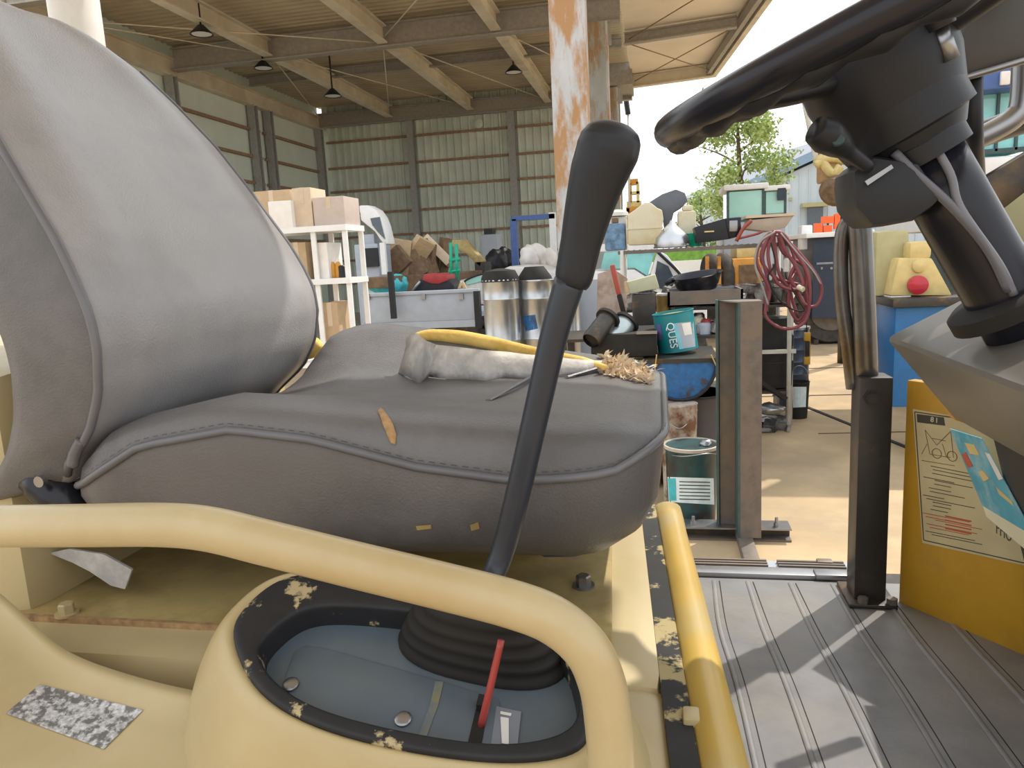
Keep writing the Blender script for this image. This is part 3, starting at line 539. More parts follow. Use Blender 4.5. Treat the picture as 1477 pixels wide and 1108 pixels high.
# ================================================================ RACK, BENCH AND CLUTTER (centre right)
Yr = 6.0; zr = 1.475
xa = aY(893, 355, Yr).x; xb = aY(1140, 345, Yr).x
t = T('wire_rack', ((xa+xb)/2, Yr+.3, 0), 'tall pipe rack with a wire mesh top shelf in the sun', 'rack')
for y in (Yr, Yr+.55):
    for x in (xa+.02, xb): tube('leg', [(x, y, 0), (x, y, zr+.0)], .017, whitepipe, t, 8, False)
tube('leg', [(xb+.05, Yr+.2, 0), (xb+.05, Yr+.2, zr-.1)], .014, whitepipe, t, 8, False)
for y in (Yr, Yr+.55): bar('edge_rail', (xa, y, zr-.02), (xb, y, zr-.02), .02, .028, brownsteel, t)
for x in (xa, xb): bar('edge_rail', (x, Yr, zr-.02), (x, Yr+.55, zr-.02), .02, .028, brownsteel, t)
for i in range(28): x = xa+.02+(xb-xa-.04)*i/27; tube('wire', [(x, Yr, zr-.005), (x, Yr+.55, zr-.005)], .004, steel, t, 5, False)
box('middle_shelf', (xa, Yr, .98), (xb, Yr+.55, 1.0), darksteel, t); box('bottom_shelf', (xa, Yr, .3), (xb, Yr+.55, .32), darksteel, t); box('lower_cross_tube', (xb-.3, Yr-.01, .62), (xb+.05, Yr+.01, .65), whitepipe, t)
z0 = zr
def thing(name, lab, cat, c, grp=None): return T(name, c, lab, cat, grp)
c = aY(929, 355, Yr+.2)
t = thing('poly_tank', 'large cream translucent tank on the wire rack beside the lever', 'tank', (c.x, Yr+.2, z0))
prism('body', [(aY(px, py, Yr+.1)) for px, py in ((906, 354), (905, 310), (915, 303), (930, 292), (938, 292), (948, 300), (955, 303), (957, 316), (952, 352))], (0, .24, 0), poly, t, .012); pbox('seam', 904, 956, 328, 330, Yr+.094, .252, poly, t)
c = aY(992, 350, Yr+.35); t = thing('small_poly_tank', 'narrower cream container behind the steel cone', 'tank', (c.x, Yr+.35, z0)); pbox('body', 978, 1004, 304, 350, Yr+.35, .16, poly, t, .02, z0=z0); pbox('neck', 984, 1000, 296, 304, Yr+.38, .1, poly, t, .02)
c = aY(969, 352, Yr+.1); t = thing('steel_cone_cover', 'shiny onion-shaped steel funnel cover on the wire rack', 'funnel', (c.x, Yr+.1, z0))
lathe('dome', [(.135, 0), (.14, .03), (.13, .08), (.10, .12), (.055, .16), (.02, .19), (.008, .215)], (c.x, Yr+.15, z0), galv, t, 32); lathe('rim', [(.14, 0), (.145, .006), (.14, .012)], (c.x, Yr+.15, z0), steel, t, 32)
c = aY(1003, 348, Yr+.2); t = thing('green_tub', 'green plastic tub between the cone and the black case', 'tub', (c.x, Yr+.25, z0)); lathe('body', [(.06, 0), (.065, .1), (.068, .105), (.06, .105), (.055, .01)], (c.x, Yr+.3, z0), green, t, 20)
t = thing('black_case', 'black toolbox tilted on the wire rack', 'case', (aY(1030, 350, Yr).x, Yr+.1, z0))
prism('shell', [aY(px, py, Yr+.03) for px, py in ((1005, 351), (1001, 328), (1046, 315), (1052, 345))], (0, .26, 0), blk, t, .008); prism('lid', [aY(px, py, Yr+.03) for px, py in ((1046, 315), (1068, 313), (1070, 340), (1052, 345))], (0, .22, 0), blk_gloss, t, .008)
pbox('grey_disc_holder', 1052, 1064, 318, 334, Yr+.02, .01, steel, t, .004); pbox('handle_slot', 1016, 1030, 333, 335, Yr+.022, .01, ypoly, t)
t = thing('beige_tray', 'beige shallow metal tray at the right end of the rack top', 'tray', (aY(1115, 330, Yr).x, Yr+.1, z0)); prism('pan', [aY(px, py, Yr+.02) for px, py in ((1076, 330), (1080, 318), (1146, 310), (1133, 328), (1110, 334))], (0, .3, 0), beige, t, .006); pbox('lip', 1076, 1147, 309, 313, Yr+.01, .32, card_l, t)
t = thing('red_clamp', 'red-handled clamp tool leaning on the rack next to the black case', 'tool', (aY(1075, 335, Yr-.05).x, Yr-.05, z0)); tube('handle', [aY(1062, 348, Yr-.03), aY(1072, 330, Yr-.03), aY(1084, 318, Yr-.03)], .014, dred, t, 8); tube('jaw', [aY(1066, 344, Yr-.03), aY(1090, 338, Yr-.03), aY(1100, 334, Yr-.03)], .009, dred, t, 8)
t = thing('dark_motor_unit', 'dark grey angled machine head above the cone cover', 'machine', (aY(965, 300, Yr+.4).x, Yr+.45, z0)); prism('head', [aY(px, py, Yr+.4) for px, py in ((936, 292), (955, 280), (975, 273), (988, 278), (992, 290), (982, 300), (972, 306), (966, 330), (958, 330), (955, 306), (942, 300))], (0, .14, 0), M('slate_cover', (.10, .11, .13), .5), t, .012); tube('stand_rod', [aY(964, 320, Yr+.45), (aY(964, 320, Yr+.45).x, Yr+.45, z0)], .03, darksteel, t)
t = thing('blue_water_jug', 'blue and clear jug at the left end of the rack', 'jug', (aY(886, 355, Yr+.3).x, Yr+.35, z0)); pbox('body', 872, 902, 322, 356, Yr+.15, .15, M('dim_blue_plastic', (.12, .22, .35), .3, var=.4, sc=12), t, .02, z0=z0); pbox('neck', 882, 892, 314, 322, Yr+.18, .05, brown, t, .01)
t = thing('white_hard_hat', 'pale domed lid above the jug at the rack end', 'lid', (aY(890, 310, Yr+.45).x, Yr+.45, z0)); pbox('body', 872, 904, 312, 350, Yr+.36, .14, whitepipe, t, .02, z0=z0); cL = aY(890, 312, Yr+.43); lathe('dome_lid', [(.1, 0), (.09, .03), (.05, .05), (.01, .055)], cL, whitepipe, t, 20)
# bench in front of the rack
Yb, zb = 5.0, 1.03
xa2 = aY(905, 440, Yb).x; xb2 = aY(1075, 440, Yb).x
t = T('work_bench', ((xa2+xb2)/2, Yb+.3, 0), 'oily steel workbench heaped with parts behind the paint can', 'bench'); box('bench_top', (xa2-.5, Yb, zb-.16), (xb2, Yb+.6, zb-.14), darksteel, t)
for x in (xa2-.45, xb2-.05):
    for y in (Yb+.05, Yb+.55): box('leg', (x-.025, y-.025, 0), (x+.025, y+.025, zb-.16), darksteel, t)
box('under_shelf', (xa2-.48, Yb+.03, .45), (xb2-.03, Yb+.57, .47), darksteel, t)
zb2 = zb-.14
t = thing('steel_drip_tray', 'long dull steel drip tray holding the black basin', 'tray', (aY(1020, 430, Yb).x, Yb+.2, zb2))
xt0, xt1 = aY(963, 430, Yb+.05).x, aY(1072, 430, Yb+.05).x; zt = aY(1015, 419, Yb+.05).z; ztb = aY(1015, 441, Yb+.05).z
for a_, b_ in (((xt0, Yb+.05, ztb), (xt1, Yb+.065, zt)), ((xt0, Yb+.45, ztb), (xt1, Yb+.465, zt)), ((xt0, Yb+.05, ztb), (xt0+.015, Yb+.465, zt)), ((xt1-.015, Yb+.05, ztb), (xt1, Yb+.465, zt))): box('side', a_, b_, brownsteel if a_[1] < Yb+.2 else steel, t)
box('bottom', (xt0, Yb+.05, ztb), (xt1, Yb+.465, ztb+.01), steel, t)
for q_ in (xt0+.05, xt1-.12): box('spacer_block', (q_, Yb+.1, zb2), (q_+.08, Yb+.4, ztb), darksteel, t)
c = aY(1007, 418, Yb+.25); t = thing('black_basin', 'round black basin lying on the steel drip tray', 'basin', (c.x, Yb+.25, zt)); lathe('bowl', [(.12, 0), (.155, .07), (.17, .105), (.178, .108), (.165, .1), (.14, .03), (.02, .01)], (c.x, Yb+.25, zt-.005), blk_gloss, t, 36, (-.12, -.1, 1))
tube('pouring_lip', [(c.x-.16, Yb+.2, zt+.08), (c.x-.22, Yb+.2, zt+.045)], .02, blk_gloss, t)
t = thing('green_metal_box', 'pale green metal box tilted above the cans', 'box', (aY(928, 412, Yb).x, Yb+.1, zb2)); prism('body', [aY(px, py, Yb+.02) for px, py in ((907, 424), (904, 407), (945, 396), (951, 416))], (0, .16, 0), M('sage_paint', (.42, .43, .3), .5, var=.06), t, .006); prism('end_flap', [aY(px, py, Yb+.015) for px, py in ((903, 426), (900, 408), (904, 406), (908, 424))], (0, .14, 0), wood, t); pbox('support_block', 912, 946, 424, 470, Yb+.04, .12, darksteel, t, .01, z0=zb2)
for i, (x0, x1, y0, m_, lab) in enumerate(((918, 942, 438, M('stained_tin', (.38, .33, .24), .4, .4, col2=(.5, .48, .42), sc=20), 'stained open tin in front of the green box'), (947, 968, 428, M('mustard_tin', (.36, .23, .06), .5, var=.2), 'mustard tin with white lid beside the stained tin'))):
    a_ = aY(x0, 450, Yb-.05+.1*i); b_ = aY(x1, 450, Yb-.05+.1*i); r = (b_.x-a_.x)/2; t = thing('tin_can', lab, 'can', ((a_.x+b_.x)/2, Yb+.1*i+.1, zb2)); zt_ = aY((x0+x1)/2, y0, Yb).z
    lathe('body', [(r, 0), (r, zt_-zb2-.01), (r*1.03, zt_-zb2)], (t.location.x, t.location.y, zb2), m_, t, 24); lathe('lid', [(r*1.04, 0), (r*1.04, .012), (r*.9, .016)], (t.location.x, t.location.y, zt_-.004), cardw if i else steel, t, 24)
t = thing('red_handled_blade', 'red-handled tool standing upright among the tins', 'tool', (aY(888, 440, 4.6).x, 4.6, .9)); bar('handle', aY(883, 382, 4.6), aY(893, 425, 4.6), .055, .03, dred, t, .01); bar('shaft', aY(893, 425, 4.6), aY(900, 452, 4.6), .05, .03, rubber, t, .006); bar('blade', aY(900, 450, 4.62), aY(904, 500, 4.62), .03, .01, steel, t)
t = thing('cardboard_sheet', 'worn pinkish board standing behind the red-handled tool', 'board', (aY(880, 430, 5.7).x, 5.7, .9)); prism('board', [aY(px, py, 5.7) for px, py in ((860, 470), (862, 395), (885, 388), (905, 402), (903, 460))], (0, .02, 0), M('stained_board', (.42, .33, .28), .8, col2=(.3, .2, .14), sc=7), t); pbox('stand', 862, 902, 468, 520, 5.6, .3, darksteel, t, z0=0)
for i, (a_, b_, r, m_, lab) in enumerate((((852, 492), (878, 458), .058, darksteel, 'dark hollow cylinder sleeve nearest the lever'), ((872, 502), (905, 464), .062, M('pale_steel_sleeve', (.45, .52, .52), .3, .6), 'shiny pale cylinder sleeve beside the dark one'))):
    A_, B_ = aY(*a_, 4.3+.1*i), aY(*b_, 4.45+.1*i); t = thing('cylinder_sleeve', lab, 'cylinder', A_, 'engine sleeves beside the seat'); d = (B_-A_); L = d.length
    lathe('barrel', [(r*.9, 0), (r, .01), (r, L-.02), (r*1.02, L-.02), (r*.85, L-.02), (r*.8, 0.02)], A_, m_, t, 28, d.normalized(), caps=False); lathe('flange', [(r*.85, L-.02), (r*1.3, L-.02), (r*1.3, L), (r*.85, L)], A_, rubber, t, 28, d.normalized(), caps=False)
    lathe('bore', [(r*.84, .02), (r*.84, L-.01)], A_, rubber, t, 24, d.normalized())
t = thing('black_parts_tray', 'black shallow tray under the cylinder sleeves', 'tray', (aY(900, 505, 4.5).x, 4.5, .6)); pbox('tray', 852, 948, 482, 515, 4.35, .5, rubber, t, .01); pbox('edge_strip', 918, 948, 478, 482, 4.33, .02, steel, t); pbox('pedestal', 870, 942, 515, 560, 4.5, .3, darksteel, t, z0=0)
# assorted small parts on the bench right of the paint can
for i, (px, py, r, m_, lab) in enumerate(((1018, 470, .05, greyw, 'pale plastic lid right of the paint can'), (1022, 485, .035, red, 'dark red part on the bench beside the steel stand'), (1008, 455, .045, poly, 'clear container behind the paint can'), (1012, 492, .04, steel, 'small steel fitting right of the paint can'))):
    c = aY(px, py, 4.9); zz = zb2 if i != 2 else zb2; o = lathe('bench_part', [(r, 0), (r, .06+.02*i), (r*.7, .075+.02*i)], (c.x, 5.12+.03*i, zb2), m_, None, 16); tag(o, lab, 'part')
def jumble(name, x0, x1, y0, y1, z, n, m, lab, smin=.015, smax=.05, seed=1, hh=.1):
    rnd = random.Random(seed); v, f = [], []
    for k in range(n):
        c = Vector((rnd.uniform(x0, x1), rnd.uniform(y0, y1), 0)); a, b, h = rnd.uniform(smin, smax), rnd.uniform(smin, smax)*.6, rnd.uniform(.3, 1)*hh*.5
        xf = Matrix.Translation(c+Vector((0, 0, z+h*.8))) @ Matrix.Rotation(rnd.uniform(0, 3), 4, 'Z') @ Matrix.Rotation(rnd.uniform(-.5, .5), 4, 'X'); n0 = len(v)
        v += [xf @ q for q in bverts((-a, -b, -h*.7), (a, b, h*.7))]; f += [tuple(i+n0 for i in q) for q in BF]
    o = mesh(name, v, f, m, None, kind='stuff'); o['label'] = lab; o['category'] = 'scrap'; return o
jumble('metal_parts_heap', xt0, xt1, Yb+.1, Yb+.5, zb2, 60, M('mixed_scrap', (.16, .14, .13), .4, .5, col2=(.35, .33, .32), sc=9, var=.4), 'jumble of small metal parts under the steel drip tray', seed=2)
jumble('rusty_parts_heap', xt1-.1, xt1+.0, Yb+.02, Yb+.1, zb2, 12, M('rusty_scrap', (.22, .08, .04), .7, col2=(.10, .08, .07), sc=9, var=.4), 'few rusty red bits beside the drip tray end', seed=4)
jumble('dark_parts_heap', -.2, .95, Yr+.08, Yr+.45, 1.0, 90, M('oily_scrap', (.07, .06, .055), .4, .5, col2=(.30, .28, .26), sc=7, var=.4), 'oily parts heaped on the middle level of the pipe rack', smax=.09, seed=6, hh=.22)
jumble('floor_scrap', .55, 1.0, 5.95, 6.35, .0, 40, M('floor_scrap_metal', (.10, .10, .10), .35, .7, col2=(.35, .35, .35), sc=7, var=.4), 'scrap pieces on the ground beneath the pipe rack', smax=.08, seed=8, hh=.12)
# teal paint can
Yq = 4.45
zq = aY(975, 512, Yq).z
a_, b_ = aY(944, 480, Yq), aY(1004, 480, Yq); r = (b_.x-a_.x)/2; ctr = ((a_.x+b_.x)/2, Yq+r, zq); t = thing('paint_can', 'teal printed paint can leaning on the blue trough', 'can', ctr); hcan = .235; tl = (-.13, 0, 1)
can = lathe('body', [(r, 0), (r*1.0, hcan*.97), (r*1.04, hcan*.98), (r*1.04, hcan), (r*.97, hcan), (r*.97, hcan-.02)], (ctr[0]+.02, ctr[1], zq+.015), teal, t, 40, tl); lathe('lid', [(r*.96, hcan-.015), (r*.5, hcan-.012), (.01, hcan-.012)], (ctr[0]+.02, ctr[1], zq+.015), yel_dirty, t, 32, tl)
tr = bvh(can); decal('silver_label', ((976, 466), (1000, 464), (1003, 500), (984, 503)), tr, greyw, t, .001); decal('white_sticker', ((983, 467), (995, 465), (998, 482), (987, 484)), tr, cardw, t, .002)
decal('blue_stripe', ((970, 467), (976, 466), (986, 503), (980, 504)), tr, M('pale_blue_print', (.2, .5, .6), .4), t, .0022)
h, n = cast(962, 466, tr)
if h: text('can_lettering', 'QUES', h+Vector((-.004, -.006, .0)), (.16, -.02, -1), (1, -.12, .16), .062, paperw, t, .0015)
decal('purple_print', ((947, 468), (953, 468), (956, 490), (949, 490)), tr, M('purple_print', (.15, .12, .3), .5), t, .002)
# blue trough with yellow straps
Yw = 4.3; zw = zq
cL, cR = aY(930, 515, Yw), aY(1034, 512, Yw); xc = (cL.x+cR.x)/2; rw = (cR.x-cL.x)/2
t = thing('blue_half_drum', 'blue half-drum trough with rusty patches and yellow straps', 'drum', (xc, Yw+.3, zw-.26)); pts = [(xc+rw*math.cos(PI+PI*k/16), Yw, zw-.02+rw*1.12*math.sin(PI+PI*k/16)) for k in range(17)]
prism('drum_half', pts, (0, .55, 0), bluep, t, .004); tube('rim_bead', [Vector(q)+Vector((0, -.004, 0)) for q in pts], .009, blk, t, 8, n=1)
box('top_plate', (xc-rw-.01, Yw-.01, zw-.025), (xc+rw+.01, Yw+.56, zw-.002), darksteel, t)
for px0, px1 in ((947, 941), (1026, 1034)): bar('yellow_strap', aY(px0, 512, Yw-.015), aY(px1, 565, Yw-.015) if px0 < 1000 else aY(px1, 530, Yw-.015), .025, .006, yel_lit, t)
t = thing('dark_oil_drum', 'dark drum standing under the blue trough', 'drum', (xc+.08, Yw+.35, 0)); zdr = zw-.02-rw*1.12-.012; lathe('body', [(.2, 0), (.2, zdr*.5), (.208, zdr*.52), (.2, zdr*.54), (.2, zdr)], (xc+.08, Yw+.33, 0), M('brown_black_drum', (.045, .03, .025), .5), t, 28); lathe('rim', [(.2, zdr-.01), (.21, zdr-.01), (.21, zdr), (.2, zdr)], (xc+.08, Yw+.33, 0), rubber, t, 28)
c = aY(985, 612, 4.12); t = thing('rusty_white_pail', 'rust-stained white pail behind the lidded pail', 'pail', (c.x-.02, 4.3, 0)); ztp = aY(985, 588, 4.12).z; rp = .105; lathe('body', [(rp*.85, 0), (rp, ztp-.01), (rp*1.04, ztp), (rp*.95, ztp)], (c.x-.02, 4.24, 0), M('rusted_white', (.42, .36, .30), .6, col2=(.16, .07, .03), sc=7, lo=.45, hi=.58), t, 24)
tube('handle', [(c.x-.02-rp, 4.24, ztp-.04), (c.x-.02, 4.12, ztp-.12), (c.x-.02+rp, 4.24, ztp-.04)], .004, steel, t, 6)
# lidded pail with label
c = aY(998, 745, 3.95); zpt = aY(998, 648, 3.85).z; rp = .138; cc = (c.x, 3.95, 0.0); t = thing('lidded_pail', 'dark teal lidded pail with a white instruction label', 'pail', cc)
body = lathe('body', [(rp*.9, 0), (rp*.93, .1), (rp*.98, zpt-.03), (rp*1.03, zpt-.02), (rp*1.03, zpt)], cc, M('dark_teal_tin', (.02, .07, .075), .35, col2=(.03, .03, .03), sc=6), t, 40)
lathe('lid', [(rp*1.06, zpt-.012), (rp*1.06, zpt+.004), (rp*1.0, zpt+.006), (rp*.96, zpt-.004), (.01, zpt-.004)], cc, M('lid_beige', (.42, .37, .30), .5), t, 40)
tr = bvh(body); decal('label', ((963, 688), (1029, 690), (1030, 728), (965, 724)), tr, paperw, t, .0015, 12); decal('teal_band', ((964, 690), (975, 690), (976, 722), (966, 722)), tr, turq, t, .0025, 4)
for k in range(6): decal('label_line', ((980, 694+5*k), (1024, 695+5*k), (1024, 696.5+5*k), (980, 695.5+5*k)), tr, ink, t, .0022, 10)
lump('bolt_heap', 1018, 640, 3.93, .03, steel, '', '', 1, .8, 9, t); tube('handle', [(cc[0]-rp, 3.95, zpt-.05), (cc[0]-.05, 3.78, zpt-.02), (cc[0]+.08, 3.80, zpt-.01), (cc[0]+rp, 3.93, zpt-.05)], .003, steel, t, 6)
# steel stand
t = T('steel_stand', aZ(1080, 790, 0), 'upright green and brown steel column on a bolted crossfoot', 'stand')
Yd = 3.6; x0 = aY(1038, 600, Yd).x; x1 = aY(1064, 600, Yd).x; x2 = aY(1098, 600, Yd).x; zt1 = aY(1060, 437, Yd).z
box('rear_flange', (x0, Yd+.14, .06), (x1+.03, Yd+.15, zt1+.01), tealsteel, t); box('green_edge', (x0-.006, Yd+.10, .06), (x0+.004, Yd+.15, zt1+.01), tealsteel, t); box('web', (x0+.01, Yd+.12, .06), (x1+.01, Yd+.135, zt1), brownsteel, t)
box('front_channel', (x1+.008, Yd-.02, .05), (x2, Yd-.01, zt1), brownsteel, t); box('channel_flange', (x2-.01, Yd-.01, .05), (x2, Yd+.12, zt1), brownsteel, t); box('channel_flange', (x1, Yd-.022, .05), (x1+.01, Yd+.12, zt1), tealsteel, t)
prism('top_lip', [(x0, Yd+.15, zt1), (x1, Yd-.02, zt1), (x2, Yd-.02, zt1), (x2, Yd+.1, zt1), (x1+.03, Yd+.15, zt1)], (0, 0, .006), brownsteel, t)
xf0, xf1 = aY(978, 765, Yd+.1).x, aY(1140, 765, Yd+.1).x
box('foot_web', (xf0, Yd+.12, .01), (xf1, Yd+.13, .06), darksteel, t); box('foot_flange', (xf0, Yd+.06, .06), (xf1, Yd+.18, .068), steel, t); box('foot_flange', (xf0, Yd+.06, .0), (xf1, Yd+.18, .01), brownsteel, t)
box('long_foot', (x1, Yd-.35, 0), (x1+.07, Yd+.3, .05), brownsteel, t, .004)
for px in (1000, 1120): lathe('bolt', [(.014, 0), (.014, .02), (.008, .02), (.008, .045)], (aY(px, 757, Yd+.1).x, Yd+.1, .068), steel, t, 6)
# drums and pail right of the stand
c = aY(1110, 560, 6.1); t = thing('black_drum', 'black ribbed drum in the shade under the rack', 'drum', (c.x, 6.3, .33)); lathe('body', [(.2, .0), (.21, .2), (.2, .21), (.21, .4), (.2, .42), (.19, .55)], (c.x, 6.27, .33), rubber, t, 28)
c = aY(1146, 590, 6.75); rr = .15; ztd = aY(1146, 476, 6.75).z; t = thing('blue_black_drum', 'dark blue ribbed drum behind the small labelled pail', 'drum', (c.x, 6.95, 0)); pr = [(rr, 0)]
for k in range(6): zz = ztd*(.12+.15*k); pr += [(rr, zz), (rr*1.06, zz+.015), (rr, zz+.03)]
lathe('body', pr+[(rr, ztd), (rr*.9, ztd)], (c.x, 6.95, 0), M('navy_drum', (.03, .05, .085), .35), t, 32); lathe('lid', [(rr*1.05, ztd-.01), (rr*1.05, ztd+.01), (.02, ztd+.012)], (c.x, 6.95, 0), steel, t, 32)
c = aY(1152, 600, 6.4); t = thing('small_black_pail', 'small black pail with a blank white label on the ground', 'pail', (c.x, 6.5, 0)); bd = lathe('body', [(.085, 0), (.1, .3), (.105, .31), (.095, .31), (.09, .28)], (c.x, 6.5, 0), rubber, t, 28)
tr = bvh(bd); decal('white_label', ((1143, 558), (1163, 558), (1162, 587), (1144, 588)), tr, paperw, t, .002); tube('handle', [(c.x-.1, 6.5, .28), (c.x-.03, 6.43, .44), (c.x+.05, 6.43, .43), (c.x+.1, 6.5, .28)], .004, steel, t, 6)
t = thing('yellow_spirit_level', 'yellow and black tool hanging upright beside the blue-black drum', 'tool', aY(1165, 525, 6.3)); 
for y0, y1, m_ in ((480, 492, yel_panel), (493, 514, blk), (515, 526, yel_panel)): pbox('segment', 1160 if m_ != blk else 1162, 1169 if m_ != blk else 1168, y0, y1, 6.3, .03, m_, t, .006)
pbox('backing_bar', 1161, 1169, 480, 526, 6.33, .012, yel_panel, t)
tube('hanging_cord', [aY(1164, 480, 6.34), aY(1160, 440, 6.3), aY(1134, 400, 6.2), (xb, 6.02, 1.3)], .004, rubber, t, 5)
c = aY(1108, 590, 6.2); o = lump('dark_scrap_part', 1108, 590, 5.9, .09, steel, 'shiny scrap castings on the ground under the rack', 'scrap', 1.4, .5, 14)
bar_o = bar('dark_plank', aY(1092, 548, 5.75), aY(1132, 575, 5.85), .06, .03, rubber); tag(bar_o, 'dark plank sloping under the rack beside the drum', 'plank')
# hose and cable coils hung on the rack corner
t = T('red_hose_coil', aY(1135, 350, 5.8), 'tangled dull red hose coil hanging from the rack corner', 'hose')
loops = [[(1112, 335), (1096, 352), (1092, 380), (1110, 420), (1104, 455), (1130, 474), (1160, 465), (1168, 430), (1165, 395), (1148, 365), (1130, 338), (1114, 334)],
         [(1118, 336), (1108, 360), (1112, 390), (1126, 412), (1150, 418), (1158, 410), (1148, 385), (1132, 360), (1124, 338)],
         [(1124, 336), (1150, 362), (1176, 395), (1185, 418), (1178, 440), (1162, 440), (1150, 420), (1140, 400), (1148, 380)],
         [(1116, 338), (1118, 360), (1124, 395), (1136, 412), (1156, 430), (1160, 450), (1150, 462), (1138, 440), (1140, 415), (1150, 392)],
         [(1110, 338), (1100, 370), (1106, 400), (1104, 430), (1106, 450)],
         [(1120, 337), (1104, 350), (1098, 375), (1118, 400), (1142, 408), (1158, 412)],
         [(1128, 338), (1142, 360), (1146, 385), (1138, 405), (1142, 430), (1150, 455)],
         [(1122, 338), (1130, 365), (1160, 385), (1162, 420), (1166, 450), (1150, 468)]]
for i, L in enumerate(loops): tube('hose_loop', [aY(px, py, 5.8+.025*i-.01*(k % 3)) for k, (px, py) in enumerate(L)], .0125, pinkcable, t, 8)
hk = aY(1120, 338, 5.85); tube('hook', [(xb, 6.0, 1.45), (hk.x, 5.9, hk.z), (hk.x, 5.82, hk.z-.01)], .01, steel, t, 6); lathe('brass_end', [(.02, 0), (.02, .05)], aY(1151, 414, 5.78), poly, t, 12, (.5, -.5, -.3))
t = T('grey_cable_loop', aY(1095, 380, 5.75), 'thin grey cable looped over the red hose', 'cable'); tube('cable', [aY(px, py, 5.76) for px, py in ((1118, 334), (1096, 350), (1089, 380), (1100, 415), (1108, 440))], .008, greycable, t, 6); tube('cable', [aY(px, py, 5.76) for px, py in ((1126, 336), (1150, 365), (1172, 390), (1184, 410))], .006, greycable, t, 6)
tube('black_cable', [aY(px, py, 5.75) for px, py in ((1112, 350), (1118, 380), (1108, 400), (1122, 430), (1140, 445), (1160, 448), (1150, 430), (1142, 415))], .006, rubber, t, 6)
t = T('hanging_white_bottle', aY(1134, 385, 5.9), 'small white bottle hung inside the hose coil', 'bottle'); cb = aY(1134, 392, 5.92); lathe('body', [(.022, 0), (.022, .08), (.012, .1)], cb, cardw, t, 14); tube('string', [cb+Vector((0, 0, .1)), (xb, 5.98, 1.44)], .003, greycable, t, 5)
# ================================================================ THE MACHINE
mach = T('yellow_construction_machine', (0, .9, 0), 'cream-yellow open-seat construction machine with torn grey seat filling the foreground', 'machine')
mach.location = Vector((0, .9, 0))
# ---- seat cushion
cu = T('seat_cushion', (0, 0, 0)); cu.parent = mach; cu.location = (0, -.9, 0)
def seat_top(x, y):
    # height along the seat then bolsters
    kx = [(-.66, 1.20), (-.60, 1.262), (-.54, 1.306), (-.43, 1.328), (-.34, 1.322), (-.23, 1.310), (-.12, 1.302), (-.04, 1.296), (.04, 1.27)]
    for (a, za_), (b, zb_) in zip(kx, kx[1:]):
        if x <= b: z = za_+(zb_-za_)*(x-a)/(b-a); break
    else: z = kx[-1][1]
    u = (y-.88)/.25
    dip = .028*(1-min(1, abs(u)/.75)**2) if abs(u) < .75 else 0
    back = max(0, min(1, (-x-.15)/.3))
    z -= dip*(.3+.7*back)
    if u > .3: z += .030*min(1, (u-.3)/.5)*min(1, max(0, (-x-.05)/.3))
    if u > .2: z += .008*min(1, (u-.2)/.6)*math.exp(-((x+.455)/.065)**2)-max(0, -.50-x)*.8*min(1, (u-.2)/.4)
    return z
def rrect(x0, x1, y0, y1, rf, rb, n):
    out = []
    def arc(cx_, cy_, r, a0): 
        for k in range(n+1): a = a0+PI/2*k/n; out.append((cx_+r*math.cos(a), cy_+r*math.sin(a)))
    arc(x1-rf, y1-rf, rf, 0); arc(x0+rb, y1-rb, rb, PI/2); arc(x0+rb, y0+rb, rb, PI); arc(x1-rf, y0+rf, rf, 1.5*PI)
    # densify straights
    res = []; m_ = len(out)
    for i in range(m_):
        a, b = Vector(out[i]), Vector(out[(i+1) % m_]); L = (b-a).length; k = max(1, int(L/.02))
        for j in range(k): res.append(a.lerp(b, j/k))
    return res
X0, X1, Y0, Y1 = -.615, .004, .622, 1.135
base = rrect(X0, X1, Y0, Y1, .10, .07, 8); nb = len(base); cc = Vector(((X0+X1)/2, (Y0+Y1)/2))
def inset(p, d):
    x = min(max(p.x, X0+.07), X1-.10); y = min(max(p.y, Y0+.08), Y1-.08); c = Vector((x, y)); dd = p-c
    return p-dd.normalized()*d if dd.length > 0 else p
def weld(x): 
    kx = [(-.62, 1.232), (-.574, 1.248), (-.50, 1.288), (-.40, 1.304), (-.317, 1.294), (-.218, 1.268), (-.128, 1.256), (-.043, 1.260), (.02, 1.285)]
    for (a, za_), (b, zb_) in zip(kx, kx[1:]):
        if x <= b: return za_+(zb_-za_)*max(0, (x-a))/(b-a)
    return kx[-1][1]
v, f = [], []
rings = [(.12, 1.150, 0), (.085, 1.152, 0), (.05, 1.165, 0), (.022, 1.185, 0), (.006, 1.215, 0), (.0, -1, -.012), (.0, -1, 0), (.004, -1, .6), (.016, -1, .86), (.034, -1, .97), (.055, -1, 1.0)]
for d, z, k in rings:
    for p in base:
        q = inset(p, d)
        if z > 0: zz = min(z, weld(q.x)-.02)
        else:
            wz = weld(q.x); tz = max(seat_top(q.x, q.y), wz+.012); zz = wz+k if k <= 0 else wz+(tz-wz)*k
        v.append((q.x, q.y, zz))
M_ = 9
for s in range(1, M_+1):
    for p in base:
        q = inset(p, .055); q = q.lerp(cc, s/(M_+.5)); v.append((q.x, q.y, max(seat_top(q.x, q.y), 1.22)))
R_ = len(rings)+M_
for i in range(R_-1):
    for k in range(nb): f.append((i*nb+k, i*nb+(k+1) % nb, (i+1)*nb+(k+1) % nb, (i+1)*nb+k))
f += [tuple(range(nb))[::-1], tuple((R_-1)*nb+k for k in range(nb))]
seat = mesh('cushion_cover', v, f, vinyl, cu, True); st = bvh(seat)
def pathcast(pts, tr, off=.0):
    out = []
    for i in range(len(pts)-1):
        for k in range(5):
            p = Vector(pts[i]).lerp(Vector(pts[i+1]), k/5); h, n = cast(p.x, p.y, tr)
            if h: out.append(h+n*off)
    return out
